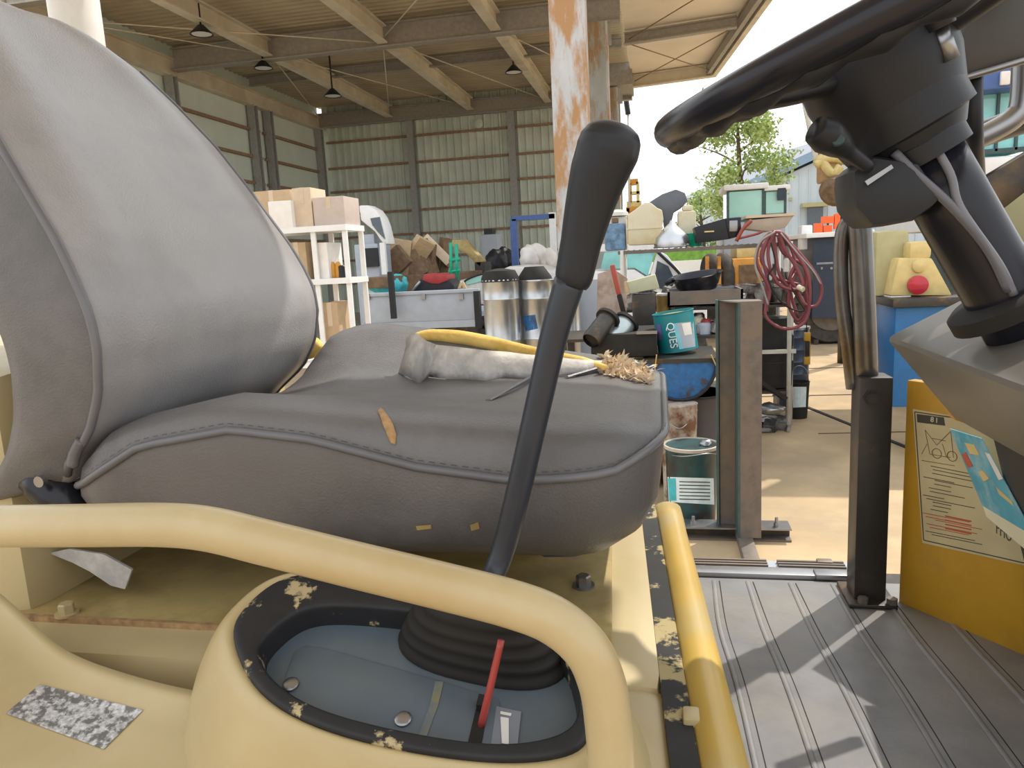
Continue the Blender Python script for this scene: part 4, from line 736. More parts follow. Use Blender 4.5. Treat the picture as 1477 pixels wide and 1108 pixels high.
wp = [Vector((p.x, p.y, weld(p.x))) + (p-cc).normalized().to_3d()*.0015 for p in base]
tube('welt_piping', wp, .0042, welt_m, cu, 8, closed=True)
# stitches above the piping
sv, sf = [], []
nst = nb
for i in range(nb):
    a = wp[i]; b = wp[(i+1) % nb]
    for k in range(2):
        p = a.lerp(b, k/2+.1); q = a.lerp(b, k/2+.38); up = Vector((0, 0, .0066)); o_ = (p.to_2d()-cc).normalized().to_3d()*.0012
        n0 = len(sv); sv += [p+up+o_, q+up+o_, q+up*1.14+o_*.8, p+up*1.14+o_*.8]; sf.append((n0, n0+1, n0+2, n0+3))
mesh('stitching', sv, sf, ink, cu, kind='stuff')
# tear on the near bolster
tp = [((545, 594), (552, 592)), ((549, 604), (560, 602)), ((553, 615), (567, 613)), ((558, 627), (572, 628)), ((563, 638), (571, 641))]
v, f = [], []
for a, b in tp:
    for k in range(4): h, n = cast(a[0]+(b[0]-a[0])*k/3, a[1]+(b[1]-a[1])*k/3, st); v.append(h+n*(.0015 if k in (0, 3) else .003))
for j in range(4):
    for k in range(3): q = j*4+k; f.append((q, q+1, q+5, q+4))
mesh('torn_slit', v, f, tan_foam, cu, label='small vertical tear showing tan foam')
# torn strip: foam roll, curled flap and frayed end along the far bolster
fm = []
for q in ((596, 484), (620, 481), (660, 484), (700, 491), (740, 500), (790, 511), (840, 520), (875, 528)):
    h, n = cast(q[0], q[1]+14, st); fm.append(aY(q[0], q[1]+3, (h.y if h else 1.09)+.012))
tube('exposed_foam', fm, [.006, .009, .011, .011, .010, .009, .008, .004], foam, cu, 12, label='yellow foam edge exposed by the tear')
tube('exposed_foam', [aY(430, 512, 1.115), aY(445, 505, 1.115), aY(460, 494, 1.115)], [.01, .016, .01], foam, cu, 10, label='yellow foam bulging beside the backrest')
low = [(578, 538), (590, 546), (605, 552), (618, 544), (640, 547), (670, 546), (700, 549), (730, 543), (760, 545), (790, 543), (815, 542), (840, 540), (862, 534)]
top = [(590, 484), (600, 480), (615, 492), (630, 498), (650, 500), (675, 503), (700, 506), (730, 508), (760, 512), (790, 514), (820, 518), (845, 520), (868, 521)]
v, f = [], []; rnd = random.Random(3)
for i, (a, b) in enumerate(zip(low, top)):
    h, n = cast(a[0], a[1], st); hy = h.y-.002
    for k in range(5):
        s = k/4; px = a[0]+(b[0]-a[0])*s+(rnd.uniform(-4, 2) if i == 0 else 0); py = a[1]+(b[1]-a[1])*s+(rnd.uniform(-2, 3) if k == 0 else 0)
        v.append(aY(px, py, hy+.014*s-.006*math.sin(s*PI)))
for i in range(len(low)-1):
    for k in range(4): q = i*5+k; f.append((q, q+5, q+6, q+1))
fl = mesh('torn_flap', v, f, backing, cu, True, label='curled-back vinyl flap showing pale fabric backing'); md = fl.modifiers.new('t', 'SOLIDIFY'); md.thickness = .0022; md.offset = 0
v, f = [], []
for a, b, y in (((700, 578), (768, 548), .84), ((815, 546), (870, 536), .93)):
    A_, n1 = cast(*a, st); B_, n2 = cast(*b, st)
    m0 = len(v); v += [A_+Vector((0, 0, .001)), B_+Vector((0, 0, .001)), B_+Vector((0, -.003, .007)), A_+Vector((.005, 0, .002))]; f.append((m0, m0+1, m0+2, m0+3))
fl2 = mesh('lifted_edge', v, f, vinyl, cu); md = fl2.modifiers.new('t', 'SOLIDIFY'); md.thickness = .0025
v, f = [], []; rnd = random.Random(11)
hp = [cast(x_, y_, st) for x_, y_ in ((880, 528), (905, 524), (925, 532), (928, 545), (900, 542), (878, 536))]
if all(q[0] for q in hp): prism('torn_foam_patch', [q[0] for q in hp], (0, 0, .004), M('peach_foam', (.50, .36, .2), .9, var=.2), cu)
for k in range(420):
    px = rnd.uniform(868, 938); py = 506+rnd.uniform(4, 34)+(px-868)*.22; h, n = cast(px, py, st)
    if not h: continue
    L = rnd.uniform(.006, .020)*(1.25 if k % 9 == 0 else 1); d = Vector((rnd.uniform(-1, 1), rnd.uniform(-.8, .5), rnd.uniform(.05, .7))).normalized()*L; s = Vector((rnd.uniform(-1, 1), rnd.uniform(-1, 1), 0)).normalized()*rnd.uniform(.0015, .0045)
    m0 = len(v); v += [h-s, h+s, h+d*.6+s*.8+Vector((0, 0, .002)), h+d, h+d*.5-s*.9]; f.append((m0, m0+1, m0+2, m0+3, m0+4))
mesh('frayed_foam', v, f, M('frayed_peach', (.66, .52, .36), .9, col2=(.45, .62, .6), sc=14, lo=.56, hi=.62, var=.2), cu, label='frayed peach and pale shreds at the front corner', kind='stuff')
# rear lip of the far bolster and far corner crease
for pts, r in (([(70, 798), (100, 792), (150, 800), (190, 822), (180, 850), (160, 845), (130, 825), (105, 812)], 0),):
    prism('hanging_scrap', [aY(px, py, .70) for px, py in pts], (0, .003, 0), backing, cu, label='torn pale fabric scrap hanging under the cushion')
for pts in (((600, 758), (622, 756), (622, 762), (602, 764)), ((678, 757), (690, 752), (692, 762), (680, 765)), ((300, 790), (330, 783), (332, 786), (302, 795)), ((276, 790), (281, 788), (284, 805), (278, 806))):
    decal('paint_smear', pts, st, yel_dirty, cu, .0008, 3)
# ---- backrest
bk = T('backrest', (0, 0, 0)); bk.parent = mach; bk.location = (0, -.9, 0)
prof = [(1.225, -.640, .80), (1.24, -.605, .90), (1.265, -.588, .95), (1.30, -.548, 1.0), (1.34, -.527, 1.02), (1.387, -.519, 1.03), (1.42, -.522, 1.03), (1.454, -.535, 1.02), (1.49, -.552, 1.0), (1.527, -.575, .98), (1.58, -.607, .95), (1.64, -.645, .90), (1.70, -.690, .82), (1.75, -.728, .70), (1.785, -.76, .52), (1.80, -.785, .28)]
def pf(z):
    for (a, xa_, wa), (b, xb_, wb_) in zip(prof, prof[1:]):
        if z <= b: s = (z-a)/(b-a); return xa_+(xb_-xa_)*s, wa+(wb_-wa)*s
    return prof[-1][1:]
YC, HW = .858, .230
us = [-1, -.985, -.95, -.88, -.76, -.6, -.4, -.2, 0, .2, .4, .6, .76, .88, .95, .985, 1]
v, f = [], []; nz = 44
for i in range(nz):
    z = 1.225+(1.80-1.225)*i/(nz-1); x, wv = pf(z)
    hw = HW*wv; th = .125*(1-.35*max(0, (z-1.5)/.3)) * (1 if z < 1.74 else max(.35, 1-(z-1.74)/.07*.5))
    for u in us: 
        bul = -.010*abs(u)**7 -.004*math.cos(u*PI)*1 + (.006 if abs(u) in (.76, .6) else 0)
        v.append((x+bul-.004, YC+u*hw, z))
    for u, t_ in ((1.0, .35), (1.0, .7), (.93, 1), (.5, 1.05), (-.5, 1.05), (-.93, 1), (-1.0, .7), (-1.0, .35)):
        v.append((x-th*t_-.02, YC+u*hw, z-.03*t_))
nr = len(us)+8
for i in range(nz-1):
    for k in range(nr): f.append((i*nr+k, i*nr+(k+1) % nr, (i+1)*nr+(k+1) % nr, (i+1)*nr+k))
f += [tuple(range(nr))[::-1], tuple((nz-1)*nr+k for k in range(nr))]
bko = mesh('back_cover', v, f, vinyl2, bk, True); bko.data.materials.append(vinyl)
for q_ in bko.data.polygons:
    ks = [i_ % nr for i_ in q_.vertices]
    if min(ks) >= len(us)-1 or (0 in ks and max(ks) == nr-1): q_.material_index = 1  # worn front is lighter; darker vinyl on the sides paints in their shade
md = bko.modifiers.new('s', 'SUBSURF'); md.levels = 1; md.render_levels = 1
for side, sgn in (('near', -1), ('far', 1)):
    pth = []
    for i in range(2, nz-4):
        z = 1.225+(1.80-1.225)*i/(nz-1); x, wv = pf(z); pth.append((x-.012, YC+sgn*(HW*wv+.001), z))
    tube('welt_piping', pth, .0045, welt_m, bk, 8, n=1)
hx = aY(62, 700, .70)
t = tube('pivot_bracket', [aY(35, 690, .66), aY(60, 696, .66), aY(85, 715, .66), aY(110, 745, .66)], [.012, .022, .024, .022], blk_gloss, bk, 14, label='dark blue-black hinge bracket under the backrest'); lathe('pivot_bolt', [(.006, 0), (.006, .006)], aY(62, 693, .635), steel, t, 12, (0, -1, 0))
prism('torn_edge', [aY(px, py, .655) for px, py in ((40, 690), (55, 674), (85, 678), (100, 682), (92, 690), (70, 686), (50, 694))], (0, .004, 0), tan_foam, bk)
tube('torn_corner', [aY(118, 635, .63), aY(108, 655, .63), aY(104, 672, .63)], .006, vinyl, bk, 8)
# ---- deck and seat box
ZD = 1.085
dk = T('seat_platform', (0, 0, 0)); dk.parent = mach; dk.location = (0, -.9, 0)
tank = box('tank_box', (-1.15, .60, .80), (.008, 1.12, ZD-.006), yel, dk, .028); tank2 = bvh(tank)
box('near_tank_box', (-.24, .30, .80), (.012, .62, ZD-.012), yel, dk, .028)
ed = aZ(887, 866, ZD); box('mounting_plate', (-.95, .655, ZD-.005), (ed.x+.01, 1.10, ZD), yel_dirty, dk, .002)
box('plate_edge_rust', (-.95, .651, ZD-.006), (-.40, .656, ZD+.001), tan_foam, dk)
box('seat_pedestal', (-.50, .86, ZD), (-.14, 1.06, 1.155), yel_dirty, dk, .01)
for px, py, m_, s in ((842, 846, steel, 1), (97, 886, yel, 1.0)):
    c = aZ(px, py, ZD); bt = lathe('deck_bolt', [(.0115*s, 0), (.0115*s, .002), (.0085*s, .002), (.0085*s, .012), (.007*s, .0135)], c, m_, dk, 6, label='zinc hex bolt' if m_ == steel else 'painted hex bolt', smooth=False)
    lathe('washer', [(.0125*s, 0), (.0125*s, .0025)], c, m_, bt, 20)
# dark gap and front cover panel
def SK(y): return .0-.058*(y-.52)
for o_ in (tank, bpy.data.objects['near_tank_box'], bpy.data.objects['mounting_plate']):
    for q_ in o_.data.vertices:
        if q_.co.x > -.1: q_.co.x += SK(q_.co.y)
prism('gap_seal', [(.002+SK(.3), .30, ZD-.012), (.024+SK(.3), .30, ZD-.012), (.024+SK(1.1), 1.10, ZD-.012), (.002+SK(1.1), 1.10, ZD-.012)], (0, 0, -.2), chip_gap, dk)
g0, g1 = .022, .062
v, f = [], []; ysn = [.28+.04*i for i in range(21)]
for y in ysn:
    for a in range(9):
        an = PI*a/8; xx = (g0+g1)/2-math.cos(an)*(g1-g0)/2; v.append((xx, y, ZD-.022+math.sin(an)*.018))
    v += [(g1+.014, y, .82), (g0, y, .82)]
for i in range(len(ysn)-1):
    for k in range(11): f.append((i*11+k, i*11+(k+1) % 11, (i+1)*11+(k+1) % 11, (i+1)*11+k))
f += [tuple(range(11)), tuple((len(ysn)-1)*11+k for k in range(11))]
fc = mesh('front_cover', [(a+SK(b), b+max(0, ZD-c)*(.9 if b > 1.0 else 0), c) for a, b, c in v], f, yel_lit, dk, True); box('cover_clip', (.014, .555, ZD-.03), (.028, .575, ZD-.007), yel, dk, .003); box('cover_clip', (.012, .40, ZD-.03), (.03, .42, ZD-.004), yel, dk, .003)
# ---- left rear cover (curved) with foil plate
lc = T('rear_cover', (0, 0, 0)); lc.parent = mach; lc.location = (0, -.9, 0)
v, f = [], []; nu = 22
ridge = [(-40, 835, .585), (0, 856, .58), (40, 892, .575), (80, 928, .57), (120, 950, .565), (170, 968, .56), (230, 985, .553), (290, 998, .548), (360, 1010, .543), (430, 1020, .538)]
rows = [(0, 0), (.004, .010), (.025, .022), (.07, .034), (.12, .046), (.17, .060), (.22, .075), (.24, .13), (.245, .3)]
rc = crom([aY(*q) for q in ridge], 4)
for p in rc:
    v.append((p.x, p.y+.004, p.z-.25)); v.append((p.x, p.y+.002, p.z-.02))
    for dy, dz in rows: v.append((p.x-dy*.1, p.y-dy, p.z-dz))
nk = len(rows)+2
for i in range(len(rc)-1):
    for k in range(nk-1): f.append((i*nk+k, i*nk+k+1, (i+1)*nk+k+1, (i+1)*nk+k))
lco = mesh('curved_cover', v, f, yel, lc, True); md = lco.modifiers.new('s', 'SOLIDIFY'); md.thickness = .004; lt = bvh(lco)
decal('foil_label', ((58, 988), (207, 1025), (150, 1082), (8, 1030)), lt, foil, lc, .001, 8, label='scratched silver rating label')
box('side_skirt', (-1.0, .58, .80), (-.40, .66, ZD-.05), yel, lc, .01)
# ---- lever console: flared body, black rim, sunken plate
cn = T('lever_console', (0, 0, 0)); cn.parent = mach; cn.location = (0, -.9, 0)
P0, PN = Vector((0, .44, 1.105)), Vector((.06, -.36, 1)).normalized()
outer = [(335, 930), (338, 900), (362, 872), (392, 846), (430, 832), (480, 832), (560, 842), (660, 858), (760, 880), (815, 905), (842, 940), (856, 990), (860, 1040), (848, 1078), (820, 1095), (760, 1104), (690, 1102), (600, 1090), (500, 1068), (420, 1038), (362, 995)]
inner = [(374, 950), (380, 930), (405, 905), (432, 886), (465, 879), (510, 880), (580, 886), (660, 897), (740, 912), (790, 926), (815, 950), (830, 990), (834, 1030), (826, 1052), (800, 1068), (750, 1078), (690, 1078), (600, 1064), (510, 1044), (440, 1020), (392, 985)]
O = [aP(*q, P0, PN) for q in outer]; I = [aP(*q, P0, PN) for q in inner]; nO = len(O); cO = sum(O, Vector())/nO
v, f = [], []; S = [(1.0, .001), (1.04, .003), (1.09, .0), (1.16, -.014), (1.27, -.045), (1.38, -.09), (1.48, -.16), (1.52, -.26)]
for s, dz in S:
    for p in O: q = cO+(p-cO)*s; v.append((min(q.x, .002) if s > 1.05 else q.x, min(q.y, .61) if s > 1.1 else q.y, q.z+dz))
for i in range(len(S)-1):
    for k in range(nO): f.append((i*nO+k, i*nO+(k+1) % nO, (i+1)*nO+(k+1) % nO, (i+1)*nO+k))
cb = mesh('console_body', v, f, yel, cn, True); md = cb.modifiers.new('s', 'SUBSURF'); md.levels = 2; md.render_levels = 2
v, f = [], []
for s, arr, dz in ((1.0, O, -.002), (1.0, O, .004), (.985, O, .007), (1.02, I, .007), (1.0, I, .003), (1.0, I, -.020)):
    c_ = cO
    for p in arr: q = c_+(p-c_)*s; v.append(q+PN*dz)
for i in range(5):
    for k in range(nO): f.append((i*nO+k, i*nO+(k+1) % nO, (i+1)*nO+(k+1) % nO, (i+1)*nO+k))
rim = mesh('opening_rim', v, f, chip, cn, True, label='black rubber rim with chipped paint'); md = rim.modifiers.new('s', 'SUBSURF'); md.levels = 1; md.render_levels = 2
PP = P0-PN*.018
prism('cover_plate', [cO+(p-cO)*1.02-PN*.0215 for p in I], PN*.003, plate, cn)
rp_ = [(400, 1010), (425, 940), (440, 932), (470, 936), (640, 985), (720, 1010), (720, 1080), (600, 1066), (500, 1045), (430, 1024)]
prism('raised_plate', [aP(*q, PP, PN)+PN*-.002 for q in rp_], PN*.0028, plate, cn, .0006)
for q in ((420, 990), (582, 1040)):
    c = aP(*q, PP, PN); s_ = lathe('plate_screw', [(.0065, 0), (.0065, .003), (.005, .004)], c, steel, cn, 16, PN)
prism('moss_streak', [aP(*q, PP, PN)+PN*.0012 for q in ((628, 985), (640, 985), (632, 1020), (615, 1066), (604, 1062), (620, 1020))], PN*.0003, moss, cn); prism('worn_label', [aP(*q, PP, PN)+PN*.0008 for q in ((716, 1020), (752, 1028), (746, 1082), (708, 1078))], PN*.0003, M('grey_label', (.2, .22, .25), .4), cn)
prism('label_mark', [aP(*q, PP, PN)+PN*.0014 for q in ((722, 1036), (734, 1038), (734, 1076), (724, 1074))], PN*.0003, cardw, cn); prism('label_mark', [aP(*q, PP, PN)+PN*.0014 for q in ((722, 1028), (738, 1031), (737, 1035), (722, 1032))], PN*.0003, cardw, cn)
prism('lever_slot', [aP(*q, PP, PN)+PN*.001 for q in ((690, 1010), (706, 1014), (694, 1080), (674, 1078))], PN*.0006, rubber, cn); bt_ = prism('slot_block', [aP(*q, PP, PN)+PN*.001 for q in ((692, 1012), (704, 1014), (702, 1030), (688, 1028))], PN*.008, rubber, cn)
b0 = aP(694, 1048, PP, PN); b1 = aY(723, 924, b0.y+.006)
rl = tube('red_lever', [b0, b0.lerp(b1, .5), b1], [.003, .0028, .0026], M('red_plastic_rod', (.40, .06, .05), .35), cn, 10)
# bellows boot (oblong)
bc = aP(690, 938, PP, PN); ax_u = (aP(800, 968, PP, PN)-aP(575, 920, PP, PN)); hu = ax_u.length/2*1.02; ax_u.normalize(); ax_v = PN.cross(ax_u).normalized()
v, f = [], []; sg = 40; rr = [(1.06, 0), (1.06, .004), (1.0, .006), (.93, .010), (1.0, .014), (.97, .018), (.86, .021), (.92, .025), (.88, .029), (.77, .032), (.82, .036), (.78, .040), (.66, .043), (.70, .047), (.62, .052), (.50, .056), (.30, .060), (.12, .063)]
for s, h_ in rr:
    for k in range(sg):
        a = 2*PI*k/sg; cx_ = math.copysign(abs(math.cos(a))**.75, math.cos(a)); sy_ = math.copysign(abs(math.sin(a))**.75, math.sin(a))
        v.append(bc+ax_u*(hu*s*cx_)+ax_v*(.036*s*sy_+.006)+PN*h_+ax_u*.003)
for i in range(len(rr)-1):
    for k in range(sg): f.append((i*sg+k, i*sg+(k+1) % sg, (i+1)*sg+(k+1) % sg, (i+1)*sg+k))
f.append(tuple((len(rr)-1)*sg+k for k in range(sg)))
mesh('bellows_boot', v, f, rubber, cn, True)
# ---- control lever
lv = T('control_lever', (0, 0, 0)); lv.parent = mach; lv.location = (0, -.9, 0)
tube('lever_shaft', [bc+PN*.05, aY(718, 815, .565), aY(745, 720, .565), aY(775, 590, .565), aY(800, 480, .565), aY(822, 405, .565)], [.0095, .0098, .0102, .0105, .011, .012], blk_lever, lv, 20)
tube('lever_grip', [aY(824, 412, .565), aY(828, 398, .565), aY(838, 350, .565), aY(851, 295, .565), aY(864, 250, .565), aY(876, 218, .565), aY(881, 200, .565), aY(884, 187, .565), aY(886, 179, .565), aY(887, 175, .565)], [.012, .0145, .0155, .0185, .0215, .0232, .0222, .0185, .0125, .004], blk, lv, 28)
# ---- armrest bar
ar = T('side_guard', (0, 0, 0)); ar.parent = mach; ar.location = (0, -.9, 0)
bp_ = [(-160, 760), (0, 759), (120, 758), (230, 757), (300, 763), (380, 782), (500, 812), (640, 846), (740, 872), (800, 896), (845, 935), (868, 985), (877, 1040), (882, 1120), (884, 1260)]
tube('guard_bar', [aY(*q, .42) for q in bp_], .0148, yel_bar, ar, 28, n=8)
# ---- white canopy post behind the seat and cream body behind
cpx = aY(114, 60, 1.35).x
tube('canopy_post', [(cpx, 1.35, 2.62), aY(114, 60, 1.35), (aY(114, 60, 1.35).x-.0, 1.35, 1.0)], .046, white_p, mach, 24, False).location = Vector((0, 0, 0))
cp = box('canopy_roof', (-1.45, -.35, 2.62), (.70, 1.72, 2.68), white_p, mach, .02)  # unseen roof inferred from its post, added and sized to shade the seat
box('roof_support', (aY(114, 60, 1.35).x-.05, 1.30, 2.40), (aY(114, 60, 1.35).x+.05, 1.40, 2.63), white_p, mach, .01)
box('rear_body', (-1.5, .66, .8), (-.70, 1.3, 1.36), yel, mach, .03)
# ---- floor, mat, threshold
fl = T('floor_deck', (0, 0, 0)); fl.parent = mach; fl.location = (0, -.9, 0); ZF = .82
box('deck_plate', (.03, .25, .76), (1.15, 1.47, ZF-.012), darksteel, fl)
mt = box('rubber_mat', (.066, .26, ZF-.012), (.95, 1.40, ZF), mat_r, fl, .003)
for k, x in enumerate((.085, .155, .232, .307, .385, .462, .54, .62, .70, .78)):
    tube('mat_rib', [(x+.012-(.008 if k else 0), 1.385, ZF), (x+.008, 1.2, ZF), (x+.02, 1.0, ZF), (x+.028, .6, ZF), (x+.04, .28, ZF)], .0045, mat_r, mt, 8, flat=.5)
    tube('mat_groove', [(x+.022-(.008 if k else 0), 1.385, ZF-.0005), (x+.020, 1.2, ZF-.001), (x+.032, 1.0, ZF-.001), (x+.040, .6, ZF-.001), (x+.052, .28, ZF-.001)], .0014, rubber, mt, 6)
ts = box('threshold_strip', (.05, 1.405, .80), (.36, 1.44, ZF+.008), steel, fl, .002)
for k in range(3): box('tread_ridge', (.06, 1.445+.012*k, .80), (.205, 1.451+.012*k, ZF+.009), brownsteel, ts); box('tread_ridge', (.225, 1.445+.012*k, .80), (.35, 1.451+.012*k, ZF+.009), brownsteel, ts)
box('threshold_base', (.05, 1.44, .79), (.36, 1.485, ZF+.002), greyw, fl, .002); box('latch_plate', (.285, 1.40, ZF), (.36, 1.43, ZF+.012), steel, fl, .003)
box('tread_ring', (.30, 1.462, ZF+.002), (.33, 1.482, ZF+.012), brownsteel, fl, .004)
# ---- bracket post with grab rails
bp = T('rail_bracket', (0, 0, 0)); bp.parent = mach; bp.location = (0, -.9, 0); Yp2 = 1.31
xa_, xb_ = aY(1236, 700, Yp2).x, aY(1284, 700, Yp2).x; zt_ = aY(1255, 545, Yp2).z
box('square_post', (xa_, Yp2, ZF), (xb_, Yp2+.055, zt_), darksteel, bp, .004); box('base_flange', (xa_-.012, Yp2-.02, ZF), (xb_+.014, Yp2+.075, ZF+.008), darksteel, bp, .002)
h_ = lathe('post_bolt', [(.014, 0), (.014, .004), (.010, .004), (.010, .012)], aY(1257, 573, Yp2), darksteel, bp, 6, (0, -1, 0), smooth=False)
lathe('base_bolt', [(.009, 0), (.009, .010)], (xa_+.012, Yp2-.012, ZF+.008), brownsteel, bp, 6); lathe('base_bolt', [(.009, 0), (.009, .010)], (xb_+.006, Yp2-.012, ZF+.008), brownsteel, bp, 6)
tube('grab_rail', [aY(1250, 545, Yp2+.03), aY(1246, 440, Yp2+.03), aY(1241, 340, Yp2+.03), aY(1240, 290, Yp2+.03), aY(1262, 262, Yp2+.0), aY(1320, 240, Yp2-.05), aY(1400, 200, Yp2-.1), aY(1500, 165, Yp2-.15)], .0185, chrome, bp, 18)
tube('grab_rail', [aY(1231, 560, Yp2+.045), aY(1224, 500, Yp2+.045), aY(1216, 440, Yp2+.045), aY(1213, 380, Yp2+.045), aY(1216, 335, Yp2+.045), aY(1228, 318, Yp2+.045), aY(1240, 322, Yp2+.045)], .0125, chrome, bp, 14)
tube('upper_grab_tube', [aY(1368, 218, 1.1), aY(1430, 190, 1.1), aY(1462, 170, 1.1), aY(1474, 145, 1.1), aY(1478, 60, 1.1)], .014, steel, bp, 14)
# ---- yellow front panel with the load chart
fp = T('front_panel', (0, 0, 0)); fp.parent = mach; fp.location = (0, -.9, 0)
q0 = aZ(1296, 868, ZF); q1 = aZ(1477, 945, ZF); dq = (q1-q0).normalized(); q1 = q0+dq*.75
nP = Vector((dq.y, -dq.x, 0)).normalized()
if nP.x > 0: nP = -nP
tp0 = aP(1284, 545, q0, nP); hz = tp0.z
pan = prism('panel_sheet', [q0-Vector((0, 0, .02)), q1-Vector((0, 0, .02)), Vector((q1.x, q1.y, hz)), Vector((q0.x, q0.y, hz))], -nP*.02, yel_panel, fp, .003)
q2 = q0-nP*.02-dq*.01
pt = bvh(pan)
def pp(px, py, off): return aP(px, py, q0, nP)+nP*off
ch = prism('chart_label', [pp(*q, .0002) for q in ((1317, 590), (1400, 604), (1480, 640), (1480, 816), (1331, 783))], nP*.0008, M('aged_chart_paper', (.58, .50, .29), .6), fp, label='cream working-range chart label with black border')
def strip(name, a, b, wd, m_, par, off=.0014):
    A_, B_ = pp(*a, off), pp(*b, off); d = (B_-A_).normalized(); s = d.cross(nP)*wd/2; return mesh(name, [A_-s, B_-s, B_+s, A_+s], [(0, 1, 2, 3)], m_, par)
for a, b in (((1320, 594), (1333, 779)), ((1333, 779), (1478, 812)), ((1320, 594), (1400, 606))): strip('chart_border', a, b, .0018, ink, ch)
prism('chart_header', [pp(*q, .0012) for q in ((1323, 597), (1362, 602), (1364, 614), (1324, 609))], nP*.0004, ink, ch)
text('header_text', '8 I', pp(1343, 608, .002), -dq if False else dq, (0, 0, 1), .012, paper, ch, .0003)
rnd = random.Random(5)
for k in range(20):
    y = 672+k*5.2; x = 1332+rnd.uniform(0, 18); L = rnd.uniform(18, 75); dy = .2*L
    strip('chart_line', (x, y), (x+L, y+dy), .0012, ink if k < 13 or k > 17 else redink, ch)
for k in range(4): strip('chart_line', (1364, 744+k*6), (1402, 752+k*6), .0022, redink, ch)
for a, b in (((1335, 620), (1342, 655)), ((1335, 620), (1352, 642)), ((1342, 655), (1372, 660)), ((1352, 642), (1372, 622)), ((1330, 655), (1338, 640)), ((1372, 622), (1376, 660)), ((1360, 640), (1366, 660)), ((1345, 632), (1365, 636)), ((1330, 664), (1378, 672))): strip('chart_drawing', a, b, .001, brown, ch)
cA, cB = pp(1352, 654, .0016), pp(1374, 658, .0016)
for c_ in (cA, cB): tube('chart_drawing', [c_+dq*.008*math.cos(k*PI/8)+Vector((0, 0, .008*math.sin(k*PI/8))) for k in range(16)], .0005, brown, ch, 4, closed=True)
# ---- dash cowl
dc = T('dash_cowl', (0, 0, 0)); dc.parent = mach; dc.location = (0, -.9, 0)
Yn, Yf = .78, 1.08
k1 = aY(1275, 487, Yf); k2 = aY(1375, 604, Yf); 
t1 = aY(1405, 402, Yf+.02); 
W = Vector((0, -(Yf-.58), 0)); back_ = Vector((.5, 0, .10))
def sh(p, dy, dx=0, dz=0): return Vector((p.x+dx, p.y+dy, p.z+dz))
v = [k1, k2, sh(k2, -.42, .0, 0), sh(k1, -.42, .0, 0), sh(k1, 0, .38, .20), sh(k2, 0, .42, .02), sh(k2, -.42, .42, .02), sh(k1, -.42, .38, .20)]
cw = mesh('cowl_shell', v, [(0, 3, 2, 1), (0, 4, 7, 3), (1, 2, 6, 5), (0, 1, 5, 4), (3, 7, 6, 2), (4, 5, 6, 7)], greycowl, dc); bevel(cw, .012, 3)
lowc = prism('lower_cowl', [Vector((k2.x+.03, Yf-.03, k2.z+.004)), Vector((k2.x+.13, Yf-.03, ZF+.02)), Vector((k2.x+.42, Yf-.03, ZF+.02)), Vector((k2.x+.42, Yf-.03, k2.z+.01))], (0, -.34, 0), blk, dc, .006)
cwn = bvh(lowc); ln = (Vector((k2.x+.13, 0, ZF+.02))-Vector((k2.x+.03, 0, k2.z))).normalized(); fn = Vector((ln.z, 0, -ln.x)); fn = fn if fn.x < 0 else -fn
L0 = Vector((k2.x+.03, Yf-.03, k2.z+.004))
def lp(px, py, off=.001): return aP(px, py, L0, fn)+fn*off
stc = prism('sky_blue_sticker', [lp(*q) for q in ((1372, 618), (1418, 632), (1492, 770), (1492, 800), (1426, 745))], fn*.0012, skysticker, dc, label='sky-blue advertisement sticker with yellow shapes')
prism('sticker_white_band', [lp(*q, .0024) for q in ((1421, 730), (1492, 772), (1492, 800), (1426, 745))], fn*.0006, paper, stc)
for pts, m_ in ((((1394, 638), (1408, 641), (1416, 656), (1402, 654)), ypoly), (((1390, 655), (1396, 652), (1406, 672), (1399, 674)), redink), (((1424, 652), (1430, 654), (1450, 690), (1444, 692)), cardw), (((1414, 680), (1420, 678), (1430, 690), (1422, 694)), ypoly), (((1440, 702), (1462, 722), (1466, 730), (1444, 712)), ypoly)):
    prism('sticker_shape', [lp(*q, .0024) for q in pts], fn*.0006, m_, stc)
A_ = lp(1434, 742, .0034); B_ = lp(1474, 764, .0034); text('sticker_text', 'PHO', lp(1440, 768, .0034), (B_-A_), (0, .0, 1), .026, ink, stc, .0003)
# orange edge and dark seam
prism('orange_edge', [aY(*q, Yf+.05) for q in ((1326, 500), (1336, 500), (1390, 610), (1378, 606))], (0, .02, 0), orange, dc)
# grey guard plate at far right above the cowl
hexv = [aY(1380, 425, .95), aY(1500, 395, .95), aY(1500, 395, 1.15), aY(1380, 425, 1.15)]
# ---- steering column and wheel
sw = T('steering_assembly', (0, 0, 0)); sw.parent = mach; sw.location = (0, -.9, 0)
YS = .84
hub = aY(1258, 92, YS); foot = aY(1452, 432, YS); axd = (hub-foot).normalized()
tube('column_tube', [foot-axd*.06, foot, foot.lerp(hub, .35), foot.lerp(hub, .62)], [.036, .036, .036, .036], blk_gloss, sw, 28, False)
lathe('column_collar', [(.05, 0), (.05, .015), (.044, .02)], foot-axd*.012, rubber, sw, 32, axd, sx=1.15, sy=1.1)
lathe('upper_sleeve', [(.030, 0), (.044, .0), (.044, .055), (.038, .065), (.038, .10), (.030, .11)], foot.lerp(hub, .60), blk, sw, 32, axd)
lathe('switch_housing', [(.045, 0), (.062, .004), (.062, .035), (.05, .042)], foot.lerp(hub, .70), blk, sw, 32, axd)
def ap(px, py, y=YS): return aY(px, py, y)
prism('lower_shroud', [ap(*q, YS-.05) for q in ((1228, 245), (1262, 222), (1330, 232), (1365, 288), (1322, 318), (1258, 330), (1234, 300))], (0, .09, 0), blk, sw, .012)
prism('shroud_plate', [ap(*q, YS-.055) for q in ((1246, 262), (1284, 238), (1287, 243), (1250, 268))], (0, -.004, 0), steel, sw)
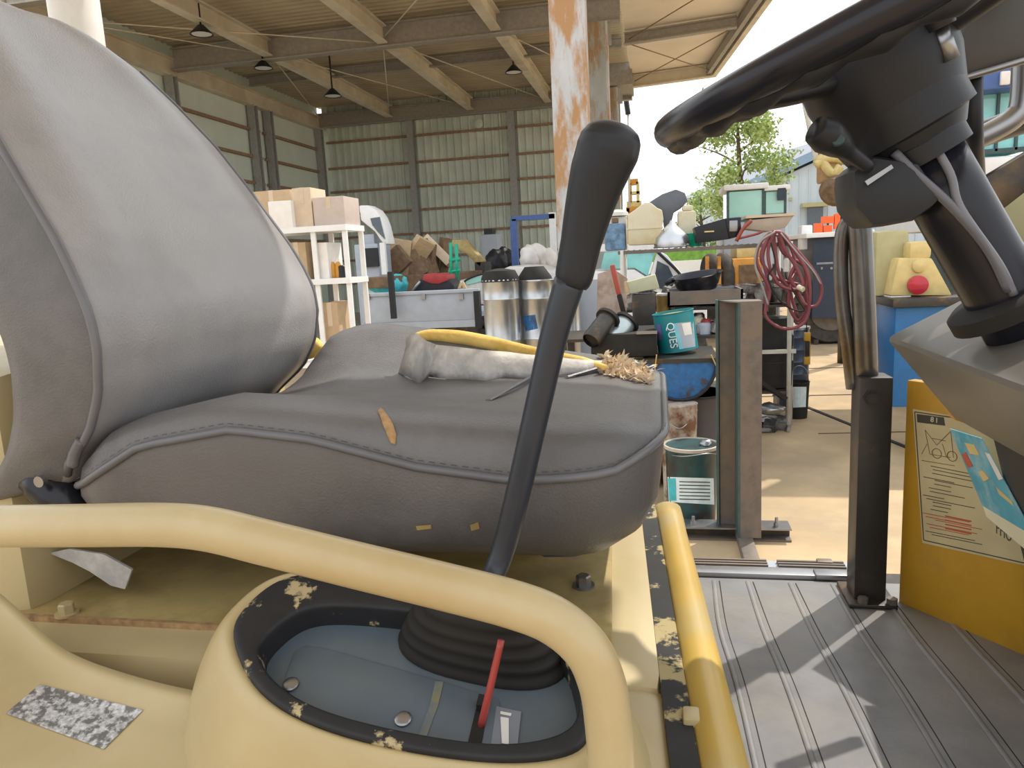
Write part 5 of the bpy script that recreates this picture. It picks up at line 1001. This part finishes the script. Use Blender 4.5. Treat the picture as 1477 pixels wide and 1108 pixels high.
tube('turn_signal_lever', [ap(1255, 242, YS-.06), ap(1225, 220, YS-.07), ap(1208, 207, YS-.08), ap(1192, 196, YS-.09), ap(1176, 187, YS-.095)], [.006, .008, .0135, .0165, .013], blk, sw, 16); lathe('signal_symbol', [(.006, 0), (.005, .002)], aY(1208, 202, YS-.102), tealsteel, sw, 12, (-.2, -1, .2))
tube('wiring_loom', [ap(1290, 220, YS-.04), ap(1320, 250, YS-.045), ap(1375, 300, YS-.045), ap(1425, 360, YS-.045), ap(1455, 420, YS-.04)], .0045, M('grey_sheath', (.12, .12, .14), .4), sw, 8); tube('wiring_loom', [ap(1335, 190, YS-.03), ap(1370, 250, YS-.04), ap(1385, 300, YS-.045), ap(1440, 380, YS-.045), ap(1462, 425, YS-.04)], .004, M('white_sheath', (.17, .17, .19), .4), sw, 8)
spr = []
c0, c1_ = ap(1400, 250, YS+.06), ap(1452, 360, YS+.06); dd = (c1_-c0)
for k in range(160): a = k*.8; s1 = dd.normalized().cross(Vector((0, 1, 0))).normalized(); spr.append(c0+dd*(k/159)+s1*.010*math.cos(a)+Vector((0, 1, 0))*.010*math.sin(a))
tube('coil_spring', spr, .0022, darksteel, sw, 5, False)
swl = T('steering_wheel', (0, 0, 0))
swl.parent = sw
WN = (axd+Vector((.03, 0, .0))).normalized()
wc = aY(1246, 46, YS); wl_ = aY(962, 192, YS); e1 = (wl_-wc); Rw = e1.length*.985; e1.normalize(); tc_ = (wc-EY).normalized(); e2 = (Vector((0, 1, 0))-e1*e1.y).normalized(); tc_ = (tc_-e1*tc_.dot(e1)).normalized(); e2 = (e2*.22+tc_*.78).normalized(); wn = e2.cross(e1).normalized()
if wn.z < 0: wn = -wn
bpy.data.objects.remove(swl)
rim_pts = [wc+e1*Rw*math.cos(a)+e2*Rw*math.sin(a) for a in [2*PI*k/96 for k in range(96)]]
rm = tube('wheel_rim', rim_pts, .0165, blk_gloss, sw, 20, closed=True, sm=False)
gp = []
for k in range(96): 
    a = 2*PI*k/96; gp.append(wc-wn*.012+e1*(Rw-.006)*math.cos(a)+e2*(Rw-.006)*math.sin(a))
tube('finger_grips', gp, [.0125+.0032*math.cos(k*PI/2) for k in range(96)], blk, rm, 14, closed=True, sm=False)
for a in (PI*.5, PI*1.17, PI*1.83):
    e = e1*math.cos(a)+e2*math.sin(a); tube('wheel_spoke', [wc-wn*.03+e*.04, wc-wn*.025+e*Rw*.5, wc-wn*.004+e*(Rw-.008)], [.022, .016, .012], blk, sw, 14, flat=.6)
lathe('wheel_hub', [(.040, -.125), (.056, -.12), (.064, -.10), (.074, -.05), (.074, -.015), (.066, .008), (.05, .018), (.02, .022)], wc, blk, sw, 36, wn)
kn = aY(1345, 10, YS-.06); lathe('spinner_knob', [(.014, -.02), (.02, 0), (.026, .02), (.024, .05), (.01, .06)], kn, blk_gloss, sw, 24, wn); tube('knob_stem', [kn-wn*.02, aY(1345, 10, YS-.06)-wn*.05], .008, steel, sw, 8)
# ---- dark mirror hood at the top right and wiper-like bar
hood = prism('mirror_hood', [aY(*q, .98) for q in ((1384, 112), (1386, 60), (1398, 20), (1420, -10), (1500, -40), (1500, 78), (1440, 96))], (0, .05, 0), M('brown_black_cover', (.06, .053, .042), .5), mach, .012)
hood.location = Vector((0, 0, 0)); tube('hood_edge', [aY(1384, 114, .975), aY(1440, 98, .975), aY(1500, 80, .975)], .004, steel, mach, 8)
tube('hood_stay', [aY(1402, 112, 1.03), aY(1402, 170, 1.03), aY(1404, 215, 1.06), aY(1410, 300, 1.2)], .012, blk, mach, 12)
pl = prism('side_stay_plate', [aY(*q, 1.0) for q in ((1410, 262), (1500, 208), (1500, 262), (1425, 320), (1405, 330))], (0, .02, 0), darksteel, mach, .004)
prism('front_cover_plate', [aY(*q, 1.12) for q in ((1405, 300), (1500, 268), (1500, 420), (1440, 430))], (0, .03, 0), olive, mach, .01)
